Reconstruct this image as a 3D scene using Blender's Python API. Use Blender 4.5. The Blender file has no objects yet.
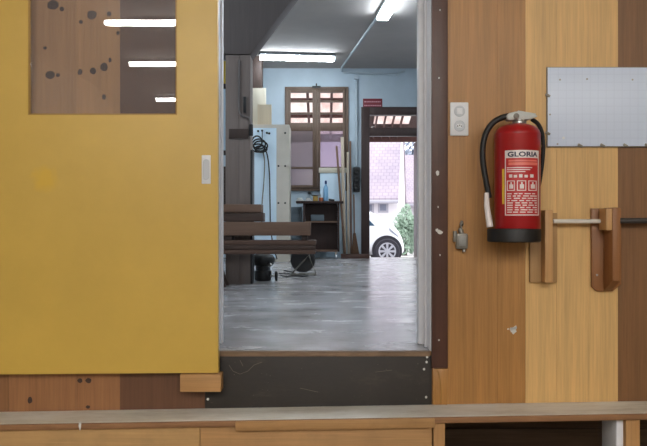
import bpy, bmesh, math, random
from mathutils import Vector, Matrix, noise
random.seed(7)
PI = math.pi
SC = bpy.context.scene
COL = SC.collection

# ------------------------------------------------------------------ frame of reference
F = 781.0                       # focal length in pixels of a 647 px wide frame
ZC = 1.55                       # eye height over the front floor
D = 3.44                        # distance to the boarded wall
ZF = ZC - 0.565                 # raised floor of the rear room
ZT = ZC + 2.54                  # rear ceiling
YB = 12.83                      # rear wall of the rear room
def wx(px, Y): return (px - 323.5) * Y / F
def wz(py, Y): return ZC + (223.0 - py) * Y / F
def W(px, py, Y): return Vector((wx(px, Y), Y, wz(py, Y)))

def S(r, g, b):
    f = lambda c: (c/255)/12.92 if c/255 <= .04045 else ((c/255+.055)/1.055)**2.4
    return (f(r), f(g), f(b), 1.0)

# ------------------------------------------------------------------ materials
class NT:
    def __init__(s, name):
        s.m = bpy.data.materials.new(name); s.m.use_nodes = True
        s.t = s.m.node_tree; s.n = s.t.nodes; s.l = s.t.links
        s.b = s.n['Principled BSDF']; s.out = s.n['Material Output']
    def new(s, t, **kw):
        n = s.n.new(t)
        for k, v in kw.items(): setattr(n, k, v)
        return n
    def link(s, a, b): s.l.new(a, b)
    def coords(s, scale):
        tc = s.new('ShaderNodeTexCoord'); mp = s.new('ShaderNodeMapping')
        mp.inputs['Scale'].default_value = scale
        s.link(tc.outputs['Object'], mp.inputs['Vector'])
        return mp.outputs['Vector']
    def noise(s, scale, vec_scale=(1,1,1), detail=4, rough=.55):
        n = s.new('ShaderNodeTexNoise'); n.inputs['Scale'].default_value = scale
        n.inputs['Detail'].default_value = detail; n.inputs['Roughness'].default_value = rough
        s.link(s.coords(vec_scale), n.inputs['Vector'])
        return n.outputs['Fac']
    def ramp(s, fac, stops):
        r = s.new('ShaderNodeValToRGB'); e = r.color_ramp.elements
        while len(e) < len(stops): e.new(.5)
        for i, (p, c) in enumerate(stops): e[i].position = p; e[i].color = c
        s.link(fac, r.inputs['Fac']); return r.outputs['Color']
    def mix(s, fac, a, b, mode='MIX'):
        m = s.new('ShaderNodeMix', data_type='RGBA', blend_type=mode)
        if isinstance(fac, (int, float)): m.inputs[0].default_value = fac
        else: s.link(fac, m.inputs[0])
        for v, k in ((a, 6), (b, 7)):
            if isinstance(v, tuple): m.inputs[k].default_value = v
            else: s.link(v, m.inputs[k])
        return m.outputs[2]
    def bump(s, h, strength=.2, dist=.01):
        b = s.new('ShaderNodeBump'); b.inputs['Strength'].default_value = strength; b.inputs['Distance'].default_value = dist
        s.link(h, b.inputs['Height']); s.link(b.outputs['Normal'], s.b.inputs['Normal'])
    def color(s, c):
        if isinstance(c, tuple): s.b.inputs['Base Color'].default_value = c
        else: s.link(c, s.b.inputs['Base Color'])
    def set(s, **kw):
        for k, v in kw.items(): s.b.inputs[k].default_value = v

def sc(c, f): return (c[0]*f, c[1]*f, c[2]*f, 1)

def wood(name, c, axis='z', rough=.42, contrast=.22, fine=130, spec=.4, dirt=0.0, seed=0):
    """grain running along one axis"""
    t = NT(name)
    st = {'z': (1,1,.03), 'x': (.03,1,1), 'y': (1,.03,1)}[axis]
    g1 = t.noise(fine, st, 6, .6)
    g2 = t.noise(fine*.18, tuple(k*1.6 if k < .5 else k for k in st), 3)
    col = t.ramp(g1, [(.36, sc(c, 1-contrast)), (.64, sc(c, 1+contrast*.55))])
    col = t.mix(.45, col, t.ramp(g2, [(.35, sc(c, 1-contrast*1.1)), (.65, sc(c, 1+contrast*.7))]))
    if dirt:
        d = t.ramp(t.noise(5, (1,1,1), 6, .65), [(.48, (1,1,1,1)), (.75, (1-dirt,)*3+(1,))])
        col = t.mix(1.0, col, d, 'MULTIPLY')
    t.color(col); t.set(Roughness=rough); t.b.inputs['Specular IOR Level'].default_value = spec
    t.bump(g1, .08, .003)
    return t.m

def paint(name, c, rough=.5, mott=.08, scale=6, metallic=0, spec=.5, bump=0, vs=(1,1,1)):
    t = NT(name)
    n = t.noise(scale, vs, 5, .6)
    t.color(t.ramp(n, [(.3, sc(c, 1-mott)), (.7, sc(c, 1+mott))]))
    t.set(Roughness=rough, Metallic=metallic); t.b.inputs['Specular IOR Level'].default_value = spec
    if bump: t.bump(t.noise(scale*12, vs), bump, .004)
    return t.m

def emit(name, c, s):
    t = NT(name); t.color((.9,.9,.9,1))
    t.b.inputs['Emission Color'].default_value = c; t.b.inputs['Emission Strength'].default_value = s
    return t.m

def glass(name, tint=(1,1,1,1), rough=0.0, haze=0.0, hazecol=(1,1,1,1), reflect_haze=False):
    t = NT(name)
    tr = t.new('ShaderNodeBsdfTransparent'); tr.inputs['Color'].default_value = tint
    gl = t.new('ShaderNodeBsdfGlossy'); gl.inputs['Roughness'].default_value = rough
    fr = t.new('ShaderNodeFresnel'); fr.inputs['IOR'].default_value = 1.5
    base = tr.outputs[0]
    if haze:
        tl = t.new('ShaderNodeBsdfDiffuse' if reflect_haze else 'ShaderNodeBsdfTranslucent'); tl.inputs['Color'].default_value = hazecol
        mx = t.new('ShaderNodeMixShader'); mx.inputs[0].default_value = haze
        t.link(tr.outputs[0], mx.inputs[1]); t.link(tl.outputs[0], mx.inputs[2]); base = mx.outputs[0]
    m2 = t.new('ShaderNodeMixShader')
    t.link(fr.outputs[0], m2.inputs[0]); t.link(base, m2.inputs[1]); t.link(gl.outputs[0], m2.inputs[2])
    t.link(m2.outputs[0], t.out.inputs['Surface'])
    return t.m

M = {}
M['board_orange'] = wood('board_orange', S(170,122,66), contrast=.24, rough=.42)
M['board_honey']  = wood('board_honey', S(212,172,112), contrast=.19, rough=.45)
M['board_brown']  = wood('board_brown', S(128,90,56), contrast=.24, rough=.42)
M['board_red']    = wood('board_red', S(104,70,48), contrast=.2, rough=.5)
M['board_knotty'] = wood('board_knotty', S(198,152,102), contrast=.2, rough=.5)
M['board_pale']   = wood('board_pale', S(206,158,104), contrast=.18, rough=.5)
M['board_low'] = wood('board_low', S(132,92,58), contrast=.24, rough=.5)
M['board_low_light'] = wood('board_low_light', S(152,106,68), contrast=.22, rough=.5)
M['knot'] = paint('knot', S(56,36,26), .6, .25, 60)
M['white_chip'] = paint('white_chip', S(215,215,210), .8, .05)
# yellow door paint, with the brighter touched-up patch low on its left half
def yellow():
    t = NT('yellow_paint')
    c = S(206,170,76)
    col = t.ramp(t.noise(4, (1,1,1), 6, .6), [(.3, sc(c,.94)), (.72, sc(c,1.05))])
    tc = t.new('ShaderNodeTexCoord'); mp = t.new('ShaderNodeMapping')
    mp.inputs['Location'].default_value = (-wx(45,3.38), -3.38, -wz(178,3.38))
    t.link(tc.outputs['Object'], mp.inputs['Vector'])
    ln = t.new('ShaderNodeVectorMath', operation='LENGTH'); t.link(mp.outputs[0], ln.inputs[0])
    ad = t.new('ShaderNodeMath', operation='MULTIPLY_ADD'); ad.inputs[1].default_value = .06
    t.link(t.noise(30), ad.inputs[0]); t.link(ln.outputs['Value'], ad.inputs[2])
    f = t.ramp(ad.outputs[0], [(.06, (.6,.6,.6,1)), (.1, (0,0,0,1))])
    t.color(t.mix(f, col, S(220,178,44)))
    t.set(Roughness=.38)
    t.bump(t.noise(160, (1,1,1), 2), .06, .003)
    return t.m
M['yellow'] = yellow()
M['bead'] = paint('bead', S(170,130,60), .5)
M['glass'] = glass('door_glass', (.96,.96,.97,1), 0, .13, (.36,.34,.36,1), True)  # grey diffuse mix paints the haze of room reflections into the pane
M['clear'] = glass('clear_glass')
M['white_paint'] = paint('white_paint', S(226,226,230), .45, .04, 20)
M['metal_strip'] = paint('metal_strip', S(170,176,182), .35, .05, 30, metallic=.6)
M['alu'] = paint('alu', S(190,192,194), .35, .06, 40, metallic=.5)
M['casing'] = wood('casing_brown', S(82,54,44), rough=.42, contrast=.2, dirt=.3)
def riser():
    t = NT('riser_dark')
    a = t.noise(7, (.4,1,1), 8, .7); b = t.noise(90, (.3,1,1), 4, .6)
    col = t.ramp(a, [(.3, S(30,26,23)), (.58, S(44,38,33)), (.8, S(82,72,62))])
    scr = t.ramp(b, [(.70, (0,0,0,1)), (.78, (.35,.35,.35,1))])
    t.color(t.mix(scr, col, S(120,108,92))); t.set(Roughness=.6); t.bump(b, .25, .003)
    return t.m
M['riser'] = riser()
M['scuff'] = paint('scuff', S(112,102,92), .7, .1)
M['nosing'] = wood('nosing', S(128,104,82), 'x', rough=.6, contrast=.4, fine=40, dirt=.5)
def rear_floor():
    t = NT('rear_floor')
    a = t.noise(2.2, (1,.8,1), 8, .65); b = t.noise(34, (.55,1,1), 5, .6); c = t.noise(3.2, (.6,1.2,1), 6, .65)
    col = t.ramp(a, [(.32, S(152,149,148)), (.52, S(172,169,170)), (.7, S(190,188,190))])
    col = t.mix(1.0, col, t.ramp(c, [(.4, (.92,.915,.91,1)), (.6, (1,1,1,1))]), 'MULTIPLY')
    t.color(col)
    r = t.ramp(c, [(.35, (.15,.15,.15,1)), (.65, (.30,.30,.30,1))])
    t.link(r, t.b.inputs['Roughness']); t.bump(b, .3, .004); t.b.inputs['Specular IOR Level'].default_value = .7
    return t.m
M['rear_floor'] = rear_floor()
M['rear_wall'] = paint('rear_wall', S(176,190,200), .7, .06, 3)
M['rear_ceiling'] = paint('rear_ceiling', S(168,162,158), .8, .06, 2)
M['front_ceiling'] = paint('front_ceiling', S(200,198,192), .8, .04, 2)
M['front_side'] = paint('front_side', S(172,160,140), .8, .05, 2)
M['front_floor'] = paint('front_floor', S(120,112,104), .6, .1, 4)
M['void'] = wood('void_boards', S(104,84,68), 'x', rough=.9, contrast=.3, spec=.1)
def ledge_top():
    t = NT('ledge_dusty')
    a = t.noise(9, (.35,1,1), 8, .7)
    t.color(t.ramp(a, [(.3, S(200,193,180)), (.5, S(226,222,212)), (.7, S(238,236,230))]))
    t.set(Roughness=.8); t.bump(a, .2, .003)
    return t.m
M['ledge'] = ledge_top()
M['ledge_edge'] = wood('ledge_edge', S(150,108,72), 'x', rough=.6, contrast=.25, dirt=.3)
M['ledge_panel'] = wood('ledge_panel', S(186,146,92), 'x', rough=.6, contrast=.15, dirt=.2)
M['ledge_patch'] = wood('ledge_patch', S(176,134,86), 'x', rough=.6, contrast=.2, dirt=.2)
M['ledge_post'] = wood('ledge_post', S(180,134,82), rough=.6, contrast=.15)
M['block'] = wood('block_wood', S(182,138,88), 'x', rough=.6, contrast=.18)
M['bracket_a'] = wood('bracket_wood', S(192,148,98), rough=.5, contrast=.2)
M['bracket_b'] = wood('bracket_red', S(146,98,58), rough=.45, contrast=.18)
M['bracket_c'] = wood('bracket_dull', S(168,132,88), rough=.55, contrast=.15)
M['tube_white'] = paint('rod_white', S(215,212,204), .4, .03, 20)
M['tube_dark'] = paint('rod_dark', S(58,54,52), .4, .05, 20)
M['plastic_white'] = paint('plastic_white', S(226,229,233), .35, .02, 20)
M['plastic_grey'] = paint('plastic_grey', S(196,201,207), .4, .02, 20)
M['black'] = paint('black_plastic', S(24,23,24), .45, .1, 20)
M['rubber'] = paint('black_rubber', S(23,22,22), .55, .1, 20)
M['grey_metal'] = paint('grey_metal', S(128,124,116), .45, .15, 60, metallic=.35)
M['lock_cover'] = paint('lock_cover', S(140,140,136), .5, .1, 60, metallic=.2)
M['steel'] = paint('steel', S(165,163,160), .3, .08, 60, metallic=.8)
def whiteboard():
    t = NT('panel_white')
    g = t.new('ShaderNodeTexBrick'); g.offset = 0
    g.inputs['Scale'].default_value = 1; g.inputs['Brick Width'].default_value = .035; g.inputs['Row Height'].default_value = .035
    g.inputs['Mortar Size'].default_value = .0012; g.inputs['Mortar Smooth'].default_value = .4
    g.inputs['Color1'].default_value = g.inputs['Color2'].default_value = S(208,220,240); g.inputs['Mortar'].default_value = S(198,210,231)
    tc = t.new('ShaderNodeTexCoord'); sp = t.new('ShaderNodeSeparateXYZ'); cb = t.new('ShaderNodeCombineXYZ')
    t.link(tc.outputs['Object'], sp.inputs[0]); t.link(sp.outputs[0], cb.inputs[0]); t.link(sp.outputs[2], cb.inputs[1])
    t.link(cb.outputs[0], g.inputs['Vector'])
    t.color(g.outputs['Color']); t.set(Roughness=.4)
    return t.m
M['panel'] = whiteboard()
M['red'] = paint('extinguisher_red', S(158,24,28), .28, .04, 5)
M['valve'] = paint('valve_grey', S(196,200,196), .35, .05, 40)
M['label_red'] = paint('label_red', S(186,42,44), .4, .02)
M['label_white'] = paint('label_white', S(226,218,216), .4, .02)
M['label_salmon'] = paint('label_salmon', S(226,120,106), .4, .02)
M['label_ink'] = paint('label_ink', S(44,38,70), .4, .02)
M['label_yellow'] = paint('label_yellow', S(226,186,60), .4, .02)
M['post'] = wood('post_boards', S(128,116,110), rough=.75, contrast=.12, spec=.2)
M['post_grey'] = paint('post_grey', S(120,112,110), .5, .05)
M['gusset'] = wood('gusset_boards', S(104,96,94), rough=.8, contrast=.1, spec=.2)
M['dark_wood'] = wood('dark_wood', S(62,47,41), rough=.6, contrast=.2)
M['plank_dark'] = wood('plank_dark', S(72,54,46), 'x', rough=.65, contrast=.25)
M['plank_red'] = wood('plank_red', S(90,66,54), 'x', rough=.65, contrast=.2)
M['plank_light'] = wood('plank_light', S(112,86,70), 'x', rough=.65, contrast=.2)
M['cab_beige'] = paint('cab_beige', S(196,188,176), .5, .05, 6)
M['cab_white'] = paint('cab_white', S(214,234,248), .35, .03, 6)
M['ply'] = wood('cream_board', S(206,190,164), rough=.6, contrast=.08)
M['cart'] = wood('cart_brown', S(62,44,40), rough=.6, contrast=.2)
M['frame_brown'] = wood('frame_brown', S(104,84,70), rough=.5, contrast=.15)
M['door_brown'] = wood('door_frame_dark', S(62,44,40), rough=.45, contrast=.2)
M['frosted'] = glass('frosted_lavender', (.70,.68,.70,1), .1, .6, (.40,.385,.40,1))
M['frosted_clear'] = glass('tinted_pane', (.80,.76,.84,1), .05, .3, (.6,.56,.64,1))
M['slat'] = wood('slat_pale', S(196,180,160), rough=.6, contrast=.12)
M['slat_brown'] = wood('slat_brown', S(120,92,74), rough=.6, contrast=.15)
M['pale_board'] = paint('pale_board', S(204,224,238), .5, .03)
M['cream'] = paint('cream', S(206,198,180), .5, .03)
M['conduit'] = paint('conduit', S(170,182,190), .5, .03)
M['sign_red'] = paint('sign_red', S(118,26,40), .5, .05)
M['sign_ink'] = paint('sign_ink', S(206,150,160), .5, .02)
M['paper'] = paint('paper', S(222,222,218), .7, .03)
M['can_yellow'] = paint('can_yellow', S(206,164,80), .4, .05)
M['can_orange'] = paint('can_orange', S(168,92,56), .4, .05)
M['bottle_blue'] = paint('bottle_blue', S(150,200,238), .25, .03)
M['blue_cap'] = paint('blue_cap', S(24,60,120), .3, .03)
M['bin_grey'] = paint('bin_grey', S(104,118,128), .5, .06)
M['crate_yellow'] = paint('crate_yellow', S(226,190,44), .45, .05)
M['bristle'] = paint('bristle', S(92,66,48), .9, .3, 90)
M['car_white'] = paint('car_white', S(232,234,238), .2, .01)
M['car_glass'] = paint('car_glass', S(60,84,104), .1, .05)
M['lamp_glass'] = paint('lamp_glass', S(120,124,140), .15, .05)
M['rim'] = paint('rim', S(180,180,188), .3, .04, 20, metallic=.4)
M['tyre'] = paint('tyre', S(44,42,50), .8, .1, 30)
def tiles():
    t = NT('roof_tiles')
    g = t.new('ShaderNodeTexBrick'); g.inputs['Scale'].default_value = 1
    g.inputs['Brick Width'].default_value = .22; g.inputs['Row Height'].default_value = .26; g.inputs['Mortar Size'].default_value = .02
    g.inputs['Color1'].default_value = S(176,167,172); g.inputs['Color2'].default_value = S(170,160,167); g.inputs['Mortar'].default_value = S(158,147,156)
    tc = t.new('ShaderNodeTexCoord'); sp = t.new('ShaderNodeSeparateXYZ'); cb = t.new('ShaderNodeCombineXYZ')
    t.link(tc.outputs['Object'], sp.inputs[0]); t.link(sp.outputs[0], cb.inputs[0])
    ad = t.new('ShaderNodeMath', operation='ADD'); t.link(sp.outputs[1], ad.inputs[0]); t.link(sp.outputs[2], ad.inputs[1])
    t.link(ad.outputs[0], cb.inputs[1]); t.link(cb.outputs[0], g.inputs['Vector'])
    big = t.ramp(t.noise(.5, (1,1,1), 5), [(.35, (.78,.76,.84,1)), (.65, (1.05,1.02,1.02,1))])
    t.color(t.mix(1, g.outputs['Color'], big, 'MULTIPLY')); t.set(Roughness=.9)
    return t.m
M['tiles'] = tiles()
M['house_white'] = paint('house_white', S(214,210,214), .9, .04, 1)
M['house_dark'] = paint('house_dark', S(160,158,168), .6, .05)
M['leaf'] = paint('leaf', S(150,172,152), .7, .25, 3)
M['leaf_blue'] = paint('leaf_blue', S(132,140,156), .8, .1, 1)
M['bark'] = paint('bark', S(80,66,58), .9, .2, 8)
M['ground'] = paint('ground_pale', S(186,182,182), .9, .06, .6)
M['rafter'] = wood('canopy_rafter', S(98,66,60), 'y', rough=.7)
M['canopy_deck'] = wood('canopy_deck', S(84,60,54), 'y', rough=.8)
def canopy_sheet():
    t = NT('canopy_sheet')
    tl = t.new('ShaderNodeBsdfTranslucent'); df = t.new('ShaderNodeBsdfDiffuse'); mx = t.new('ShaderNodeMixShader')
    n = t.noise(1.5, (3,1,1), 5, .6)
    c = t.ramp(n, [(.35, S(226,206,200)), (.65, S(248,240,236))])
    t.link(c, tl.inputs['Color']); t.link(c, df.inputs['Color']); mx.inputs[0].default_value = .25
    t.link(tl.outputs[0], mx.inputs[1]); t.link(df.outputs[0], mx.inputs[2]); t.link(mx.outputs[0], t.out.inputs['Surface'])
    return t.m
M['sheet'] = canopy_sheet()
M['tube_front'] = emit('tube_glow_front', (1,.98,.95,1), 96)
M['tube_rear'] = emit('tube_glow_rear', (.83,.925,1,1), 46)
M['lamp_dark'] = paint('lamp_dark', S(96,100,104), .5, .03)
M['lamp_body'] = paint('lamp_body', S(150,156,160), .5, .03)

# ------------------------------------------------------------------ mesh builder
class MB:
    def __init__(s): s.bm = bmesh.new(); s.mi = 0; s.smooth = False
    def _add(s, tmp, smooth=None):
        for f in tmp.faces:
            f.material_index = s.mi; f.smooth = s.smooth if smooth is None else smooth
        me = bpy.data.meshes.new('tmp'); tmp.to_mesh(me); tmp.free()
        s.bm.from_mesh(me); bpy.data.meshes.remove(me); return s
    def box(s, x0, x1, y0, y1, z0, z1, bev=0, rot=None, seg=2):
        t = bmesh.new(); bmesh.ops.create_cube(t, size=1)
        bmesh.ops.scale(t, vec=(x1-x0, y1-y0, z1-z0), verts=t.verts)
        if bev: bmesh.ops.bevel(t, geom=t.edges[:], offset=bev, segments=seg, affect='EDGES', profile=.5)
        if rot is not None: bmesh.ops.transform(t, matrix=rot.to_4x4(), verts=t.verts)
        bmesh.ops.translate(t, vec=((x0+x1)/2, (y0+y1)/2, (z0+z1)/2), verts=t.verts)
        return s._add(t)
    def prism(s, pts, y0, y1, bev=0):
        """outline in x,z pushed through y"""
        t = bmesh.new()
        a = [t.verts.new((x, y0, z)) for x, z in pts]; b = [t.verts.new((x, y1, z)) for x, z in pts]
        n = len(pts)
        t.faces.new(a); t.faces.new(b[::-1])
        for i in range(n): t.faces.new((a[i], b[i], b[(i+1)%n], a[(i+1)%n]))
        bmesh.ops.recalc_face_normals(t, faces=t.faces)
        if bev: bmesh.ops.bevel(t, geom=t.edges[:], offset=bev, segments=2, affect='EDGES', profile=.5)
        return s._add(t)
    def hexa(s, pts, bev=0):
        """eight corners: bottom ring of four, top ring of four"""
        t = bmesh.new(); v = [t.verts.new(p) for p in pts]
        for q in ((0,1,2,3), (7,6,5,4), (0,4,5,1), (1,5,6,2), (2,6,7,3), (3,7,4,0)): t.faces.new([v[k] for k in q])
        bmesh.ops.recalc_face_normals(t, faces=t.faces)
        if bev: bmesh.ops.bevel(t, geom=t.edges[:], offset=bev, segments=2, affect='EDGES', profile=.5)
        return s._add(t)
    def tube(s, pts, r, seg=10, closed=False):
        pts = [Vector(p) for p in pts]; n = len(pts); t = bmesh.new(); rings = []
        up = Vector((0.13, .21, 1)).normalized()
        for i, p in enumerate(pts):
            if closed: d = pts[(i+1)%n] - pts[i-1]
            else: d = pts[min(i+1, n-1)] - pts[max(i-1, 0)]
            d.normalize()
            u = d.cross(up)
            if u.length < 1e-3: u = d.cross(Vector((1,0,0)))
            u.normalize(); v = d.cross(u); rr = r[i] if isinstance(r, (list, tuple)) else r
            up2 = v
            rings.append([t.verts.new(p + (u*math.cos(a) + v*math.sin(a))*rr) for a in [2*PI*k/seg for k in range(seg)]])
        for i in range(n if closed else n-1):
            A, B = rings[i], rings[(i+1)%n]
            for k in range(seg): t.faces.new((A[k], A[(k+1)%seg], B[(k+1)%seg], B[k]))
        if not closed: t.faces.new(rings[0][::-1]); t.faces.new(rings[-1])
        bmesh.ops.recalc_face_normals(t, faces=t.faces)
        return s._add(t, True)
    def lathe(s, prof, c, seg=40, axis='z', cap=True):
        t = bmesh.new(); rings = []
        for r, h in prof:
            ring = []
            for k in range(seg):
                a = 2*PI*k/seg; x, y = r*math.cos(a), r*math.sin(a)
                p = {'z': (x, y, h), 'y': (x, h, y), 'x': (h, x, y)}[axis]
                ring.append(t.verts.new(Vector(p) + Vector(c)))
            rings.append(ring)
        for i in range(len(rings)-1):
            for k in range(seg): t.faces.new((rings[i][k], rings[i][(k+1)%seg], rings[i+1][(k+1)%seg], rings[i+1][k]))
        if cap: t.faces.new(rings[0][::-1]); t.faces.new(rings[-1])
        bmesh.ops.recalc_face_normals(t, faces=t.faces)
        return s._add(t, True)
    def build(s, name, mats, parent=None, origin=None, sharp=40):
        if not isinstance(mats, (list, tuple)): mats = [mats]
        vs = [v.co for v in s.bm.verts]
        lo = Vector([min(v[i] for v in vs) for i in range(3)]); hi = Vector([max(v[i] for v in vs) for i in range(3)])
        if origin is None:
            origin = Vector(((lo.x+hi.x)/2, (lo.y+hi.y)/2, lo.z))
        origin = Vector(origin)
        bmesh.ops.translate(s.bm, vec=-origin, verts=s.bm.verts)
        me = bpy.data.meshes.new(name); s.bm.to_mesh(me); s.bm.free()
        for m in mats: me.materials.append(m)
        try: me.set_sharp_from_angle(angle=math.radians(sharp))
        except Exception: pass
        o = bpy.data.objects.new(name, me); COL.objects.link(o)
        if parent is not None:
            o.parent = parent; pw = Vector((0,0,0)); p = parent
            while p is not None: pw += p.location; p = p.parent
            o.location = origin - pw
        else: o.location = origin
        return o
def B(*a, **k):
    m = MB(); m.box(*a, **k); return m

def tag(o, label, cat, group=None, kind=None):
    o['label'] = label; o['category'] = cat
    if group: o['group'] = group
    if kind: o['kind'] = kind
    return o
def thing(name, loc, label, cat, group=None, kind=None):
    o = bpy.data.objects.new(name, None); COL.objects.link(o); o.location = loc
    o.empty_display_size = .05
    return tag(o, label, cat, group, kind)
def struct(o, label, cat): return tag(o, label, cat, kind='structure')
def ellipse(mb, x, z, rx, rz, y0, y1, n=14, jag=.12):
    mb.prism([(x+rx*math.cos(2*PI*k/n)*(1+random.uniform(-jag, jag)), z+rz*math.sin(2*PI*k/n)*(1+random.uniform(-jag, jag))) for k in range(n)], y0, y1)

# ================================================================== SETTING
XL, XR = -4.0, 3.2
OPL, OPR = -.480, .469          # the doorway
OPT = 3.05
# --- boarded wall between the two rooms (boards of several woods in one mesh)
mb = MB()
def boards(edges, mats, z0, z1):
    for (a, b), mi in zip(zip(edges[:-1], edges[1:]), mats):
        mb.mi = mi; mb.box(a+.0002, b-.0002, D, D+.022, z0, z1, .0007, seg=1)
pl = [-4.0,-3.2,-2.6,-2.2,-1.95, wx(9,D), wx(76,D), wx(120,D), wx(205,D), OPL-.03]
ZL = .45; ZFC = ZC + 2.4
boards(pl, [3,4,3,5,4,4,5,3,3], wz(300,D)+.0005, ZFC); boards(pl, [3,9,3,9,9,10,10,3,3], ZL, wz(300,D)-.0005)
pr = [OPR+.001, wx(497,D), wx(525.5,D), wx(556.6,D), wx(588,D), wx(618,D), 2.0, 2.5, 3.2]
boards(pr, [0,0,1,1,1,2,0,1], ZC-.80, ZFC)
mb.mi = 3; mb.box(OPL-.03, OPR+.001, D, D+.022, OPT, ZFC)
mb.mi = 7
mb.box(XL, OPL-.03, D+.024, D+.25, 0, 4.12); mb.box(OPR+.03, XR, D+.024, D+.25, ZF-.06, 4.12); mb.box(OPL-.03, OPR+.03, D+.024, D+.25, OPT+.03, 4.12)
mb.mi = 6
for px, py, rx, rz in ((53,5,6,5),(62,9,2.4,2.4),(92,15,5,4.5),(81,22,2,2),(50,75,5,4),(58,75,2,2),(80,72,2.4,3),(93,71,3,3.4),(104,67,4,4),(110,60,1.6,2.4),(109,14,2.5,2.5),(118,33,1.8,2.2),(45,48,2,1.6),
                       (80,380.5,2.6,2.4),(88.5,380.5,3,2.6),(30,400,2.4,3.4),(88,407,2.2,1.6),(104,97,2,3)):
    ellipse(mb, wx(px,D), wz(py,D), rx*.0044, rz*.0044, D-.0012, D+.001)
mb.mi = 8
for px, py, rx, rz in ((513.5,330,2.8,3.6),(511,329,1.6,1.6),(515.5,327.5,1.4,1.8),(508,329,.8,.8)):
    ellipse(mb, wx(px,D), wz(py,D), rx*.0044, rz*.0044, D-.0012, D+.001, jag=.3)
struct(mb.build('wall_front', [M['board_orange'],M['board_honey'],M['board_brown'],M['board_red'],M['board_knotty'],M['board_pale'],M['knot'],M['rear_wall'],M['white_chip'],M['board_low'],M['board_low_light']], origin=(0,0,0)),
       'wall of upright orange, honey and brown boards around the doorway', 'wall')
# --- step up to the rear room
mb = B(wx(205,D), wx(432,D), D-.002, D+.03, .5, wz(355.5,D), .003)
mb.mi = 1
for px, py in ((426,397),(426.5,362),(208,399),(427,357),(424,369)): ellipse(mb, wx(px,D), wz(py,D), .0055, .006, D-.0035, D, 8)
mb.mi = 2
for pts in ([(229,365),(233,371),(240,374),(248,371),(254,365),(262,362)],[(240,360),(243,366)],[(300,388),(318,392)],[(375,372),(392,370)]):
    mb.tube([(wx(a,D), D-.002, wz(b,D)) for a, b in pts], .0009, 5)
for k in range(26): ellipse(mb, wx(random.uniform(222,428),D), wz(random.uniform(358,400),D), random.uniform(.0006,.002), random.uniform(.0006,.002), D-.003, D, 6)
struct(mb.build('trim_1', [M['riser'], M['white_chip'], M['scuff']]), 'dark scratched step riser under the doorway', 'step riser')
mb = MB()
mb.box(OPL-.03, OPR+.001, D-.006, D+.0195, wz(356.3,D), ZF+.001, .003)
struct(mb.build('trim_2', M['nosing']), 'worn wooden threshold strip on top of the step', 'threshold')
# --- white lining of the doorway, dark casing
mb = MB()
mb.box(OPR, OPR+.03, D-.004, D+.25, ZF+.001, OPT, .003); mb.box(OPR-.028, OPR, D+.185, D+.25, ZF+.001, OPT, .004); mb.box(OPR-.010, OPR, D+.10, D+.12, ZF+.001, OPT, .003)
mb.box(OPL-.03, OPL, D, D+.25, ZF+.001, OPT, .003); mb.box(OPL, OPL+.008, D+.2, D+.25, ZF+.001, OPT, .003)
mb.box(OPL-.03, OPR+.03, D, D+.25, OPT, OPT+.03, .003)
struct(mb.build('door_1', M['white_paint']), 'white painted lining of the tall inner doorway', 'door frame')
mb = MB()
mb.box(wx(431,D), wx(447,D), D-.026, D-.002, wz(367,D), OPT+.1, .004)
mb.mi = 1
for px, py, rx, rz in ((437.5,173,1.8,2.4),(440,232,2.6,2.2),(437,230,1.6,1.4),(438,207,.7,1),(440,255,.7,.9),(439,340,1,1),(440,10,.8,.8),(439,78,.8,1)):
    ellipse(mb, wx(px,D-.026), wz(py,D-.026), rx*.0043, rz*.0043, D-.0275, D-.025, 10, .3)
struct(mb.build('trim_3', [M['casing'], M['white_chip']]), 'dark brown chipped door casing beside the doorway', 'door casing')
struct(B(wx(432.5,D), wx(447,D), D-.016, D-.001, wz(404,D), wz(368,D), .002).build('trim_4', M['board_orange']), 'short orange board below the dark casing', 'trim')

m_ = MB(); m_.tube([(wx(a,D-.02), D-.02, wz(b,D-.02)) for a, b in ((436,369),(438.5,373),(440.5,383),(441.5,394),(440.5,402.5))], .0012, 6)
tag(m_.build('string', M['bead']), 'thin pale string hanging from the foot of the dark casing', 'string')
# --- rear room shell
struct(B(XL, XR, D+.02, YB, ZF-.06, ZF).build('floor', M['rear_floor'], origin=(0,0,ZF)), 'grey worn shiny floor of the rear workshop', 'floor')
struct(B(XL, XR, D+.25, YB, ZT, ZT+.1).build('ceiling', M['rear_ceiling']), 'grey ceiling of the rear workshop', 'ceiling')
struct(B(XL-.15, XL, D, YB+.3, 0, ZT+.1).build('wall_left', M['rear_wall']), 'pale blue side wall of the rear workshop', 'wall')
struct(B(XR, XR+.15, D, YB+.3, 0, ZT+.1).build('wall_right', M['rear_wall']), 'pale blue far side wall of the rear workshop', 'wall')
WX0, WX1, WZ0, WZ1 = wx(285,YB), wx(348.5,YB), wz(191,YB), wz(87,YB)
DX0, DX1, DZ1 = wx(363,YB), wx(363,YB)+1.12, wz(109,YB)
mb = MB()
y0, y1 = YB, YB+.13
mb.box(XL, WX0, y0, y1, .5, ZT+.1); mb.box(WX0, WX1, y0, y1, .5, WZ0); mb.box(WX0, WX1, y0, y1, WZ1, ZT+.1)
mb.box(WX1, DX0, y0, y1, .5, ZT+.1); mb.box(DX0, DX1, y0, y1, DZ1, ZT+.1); mb.box(DX1, XR, y0, y1, .5, ZT+.1); mb.box(DX0, DX1, y0, y1, .5, ZF-.031)
struct(mb.build('wall_back', M['rear_wall']), 'pale blue end wall with window and outer door', 'wall')

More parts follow.
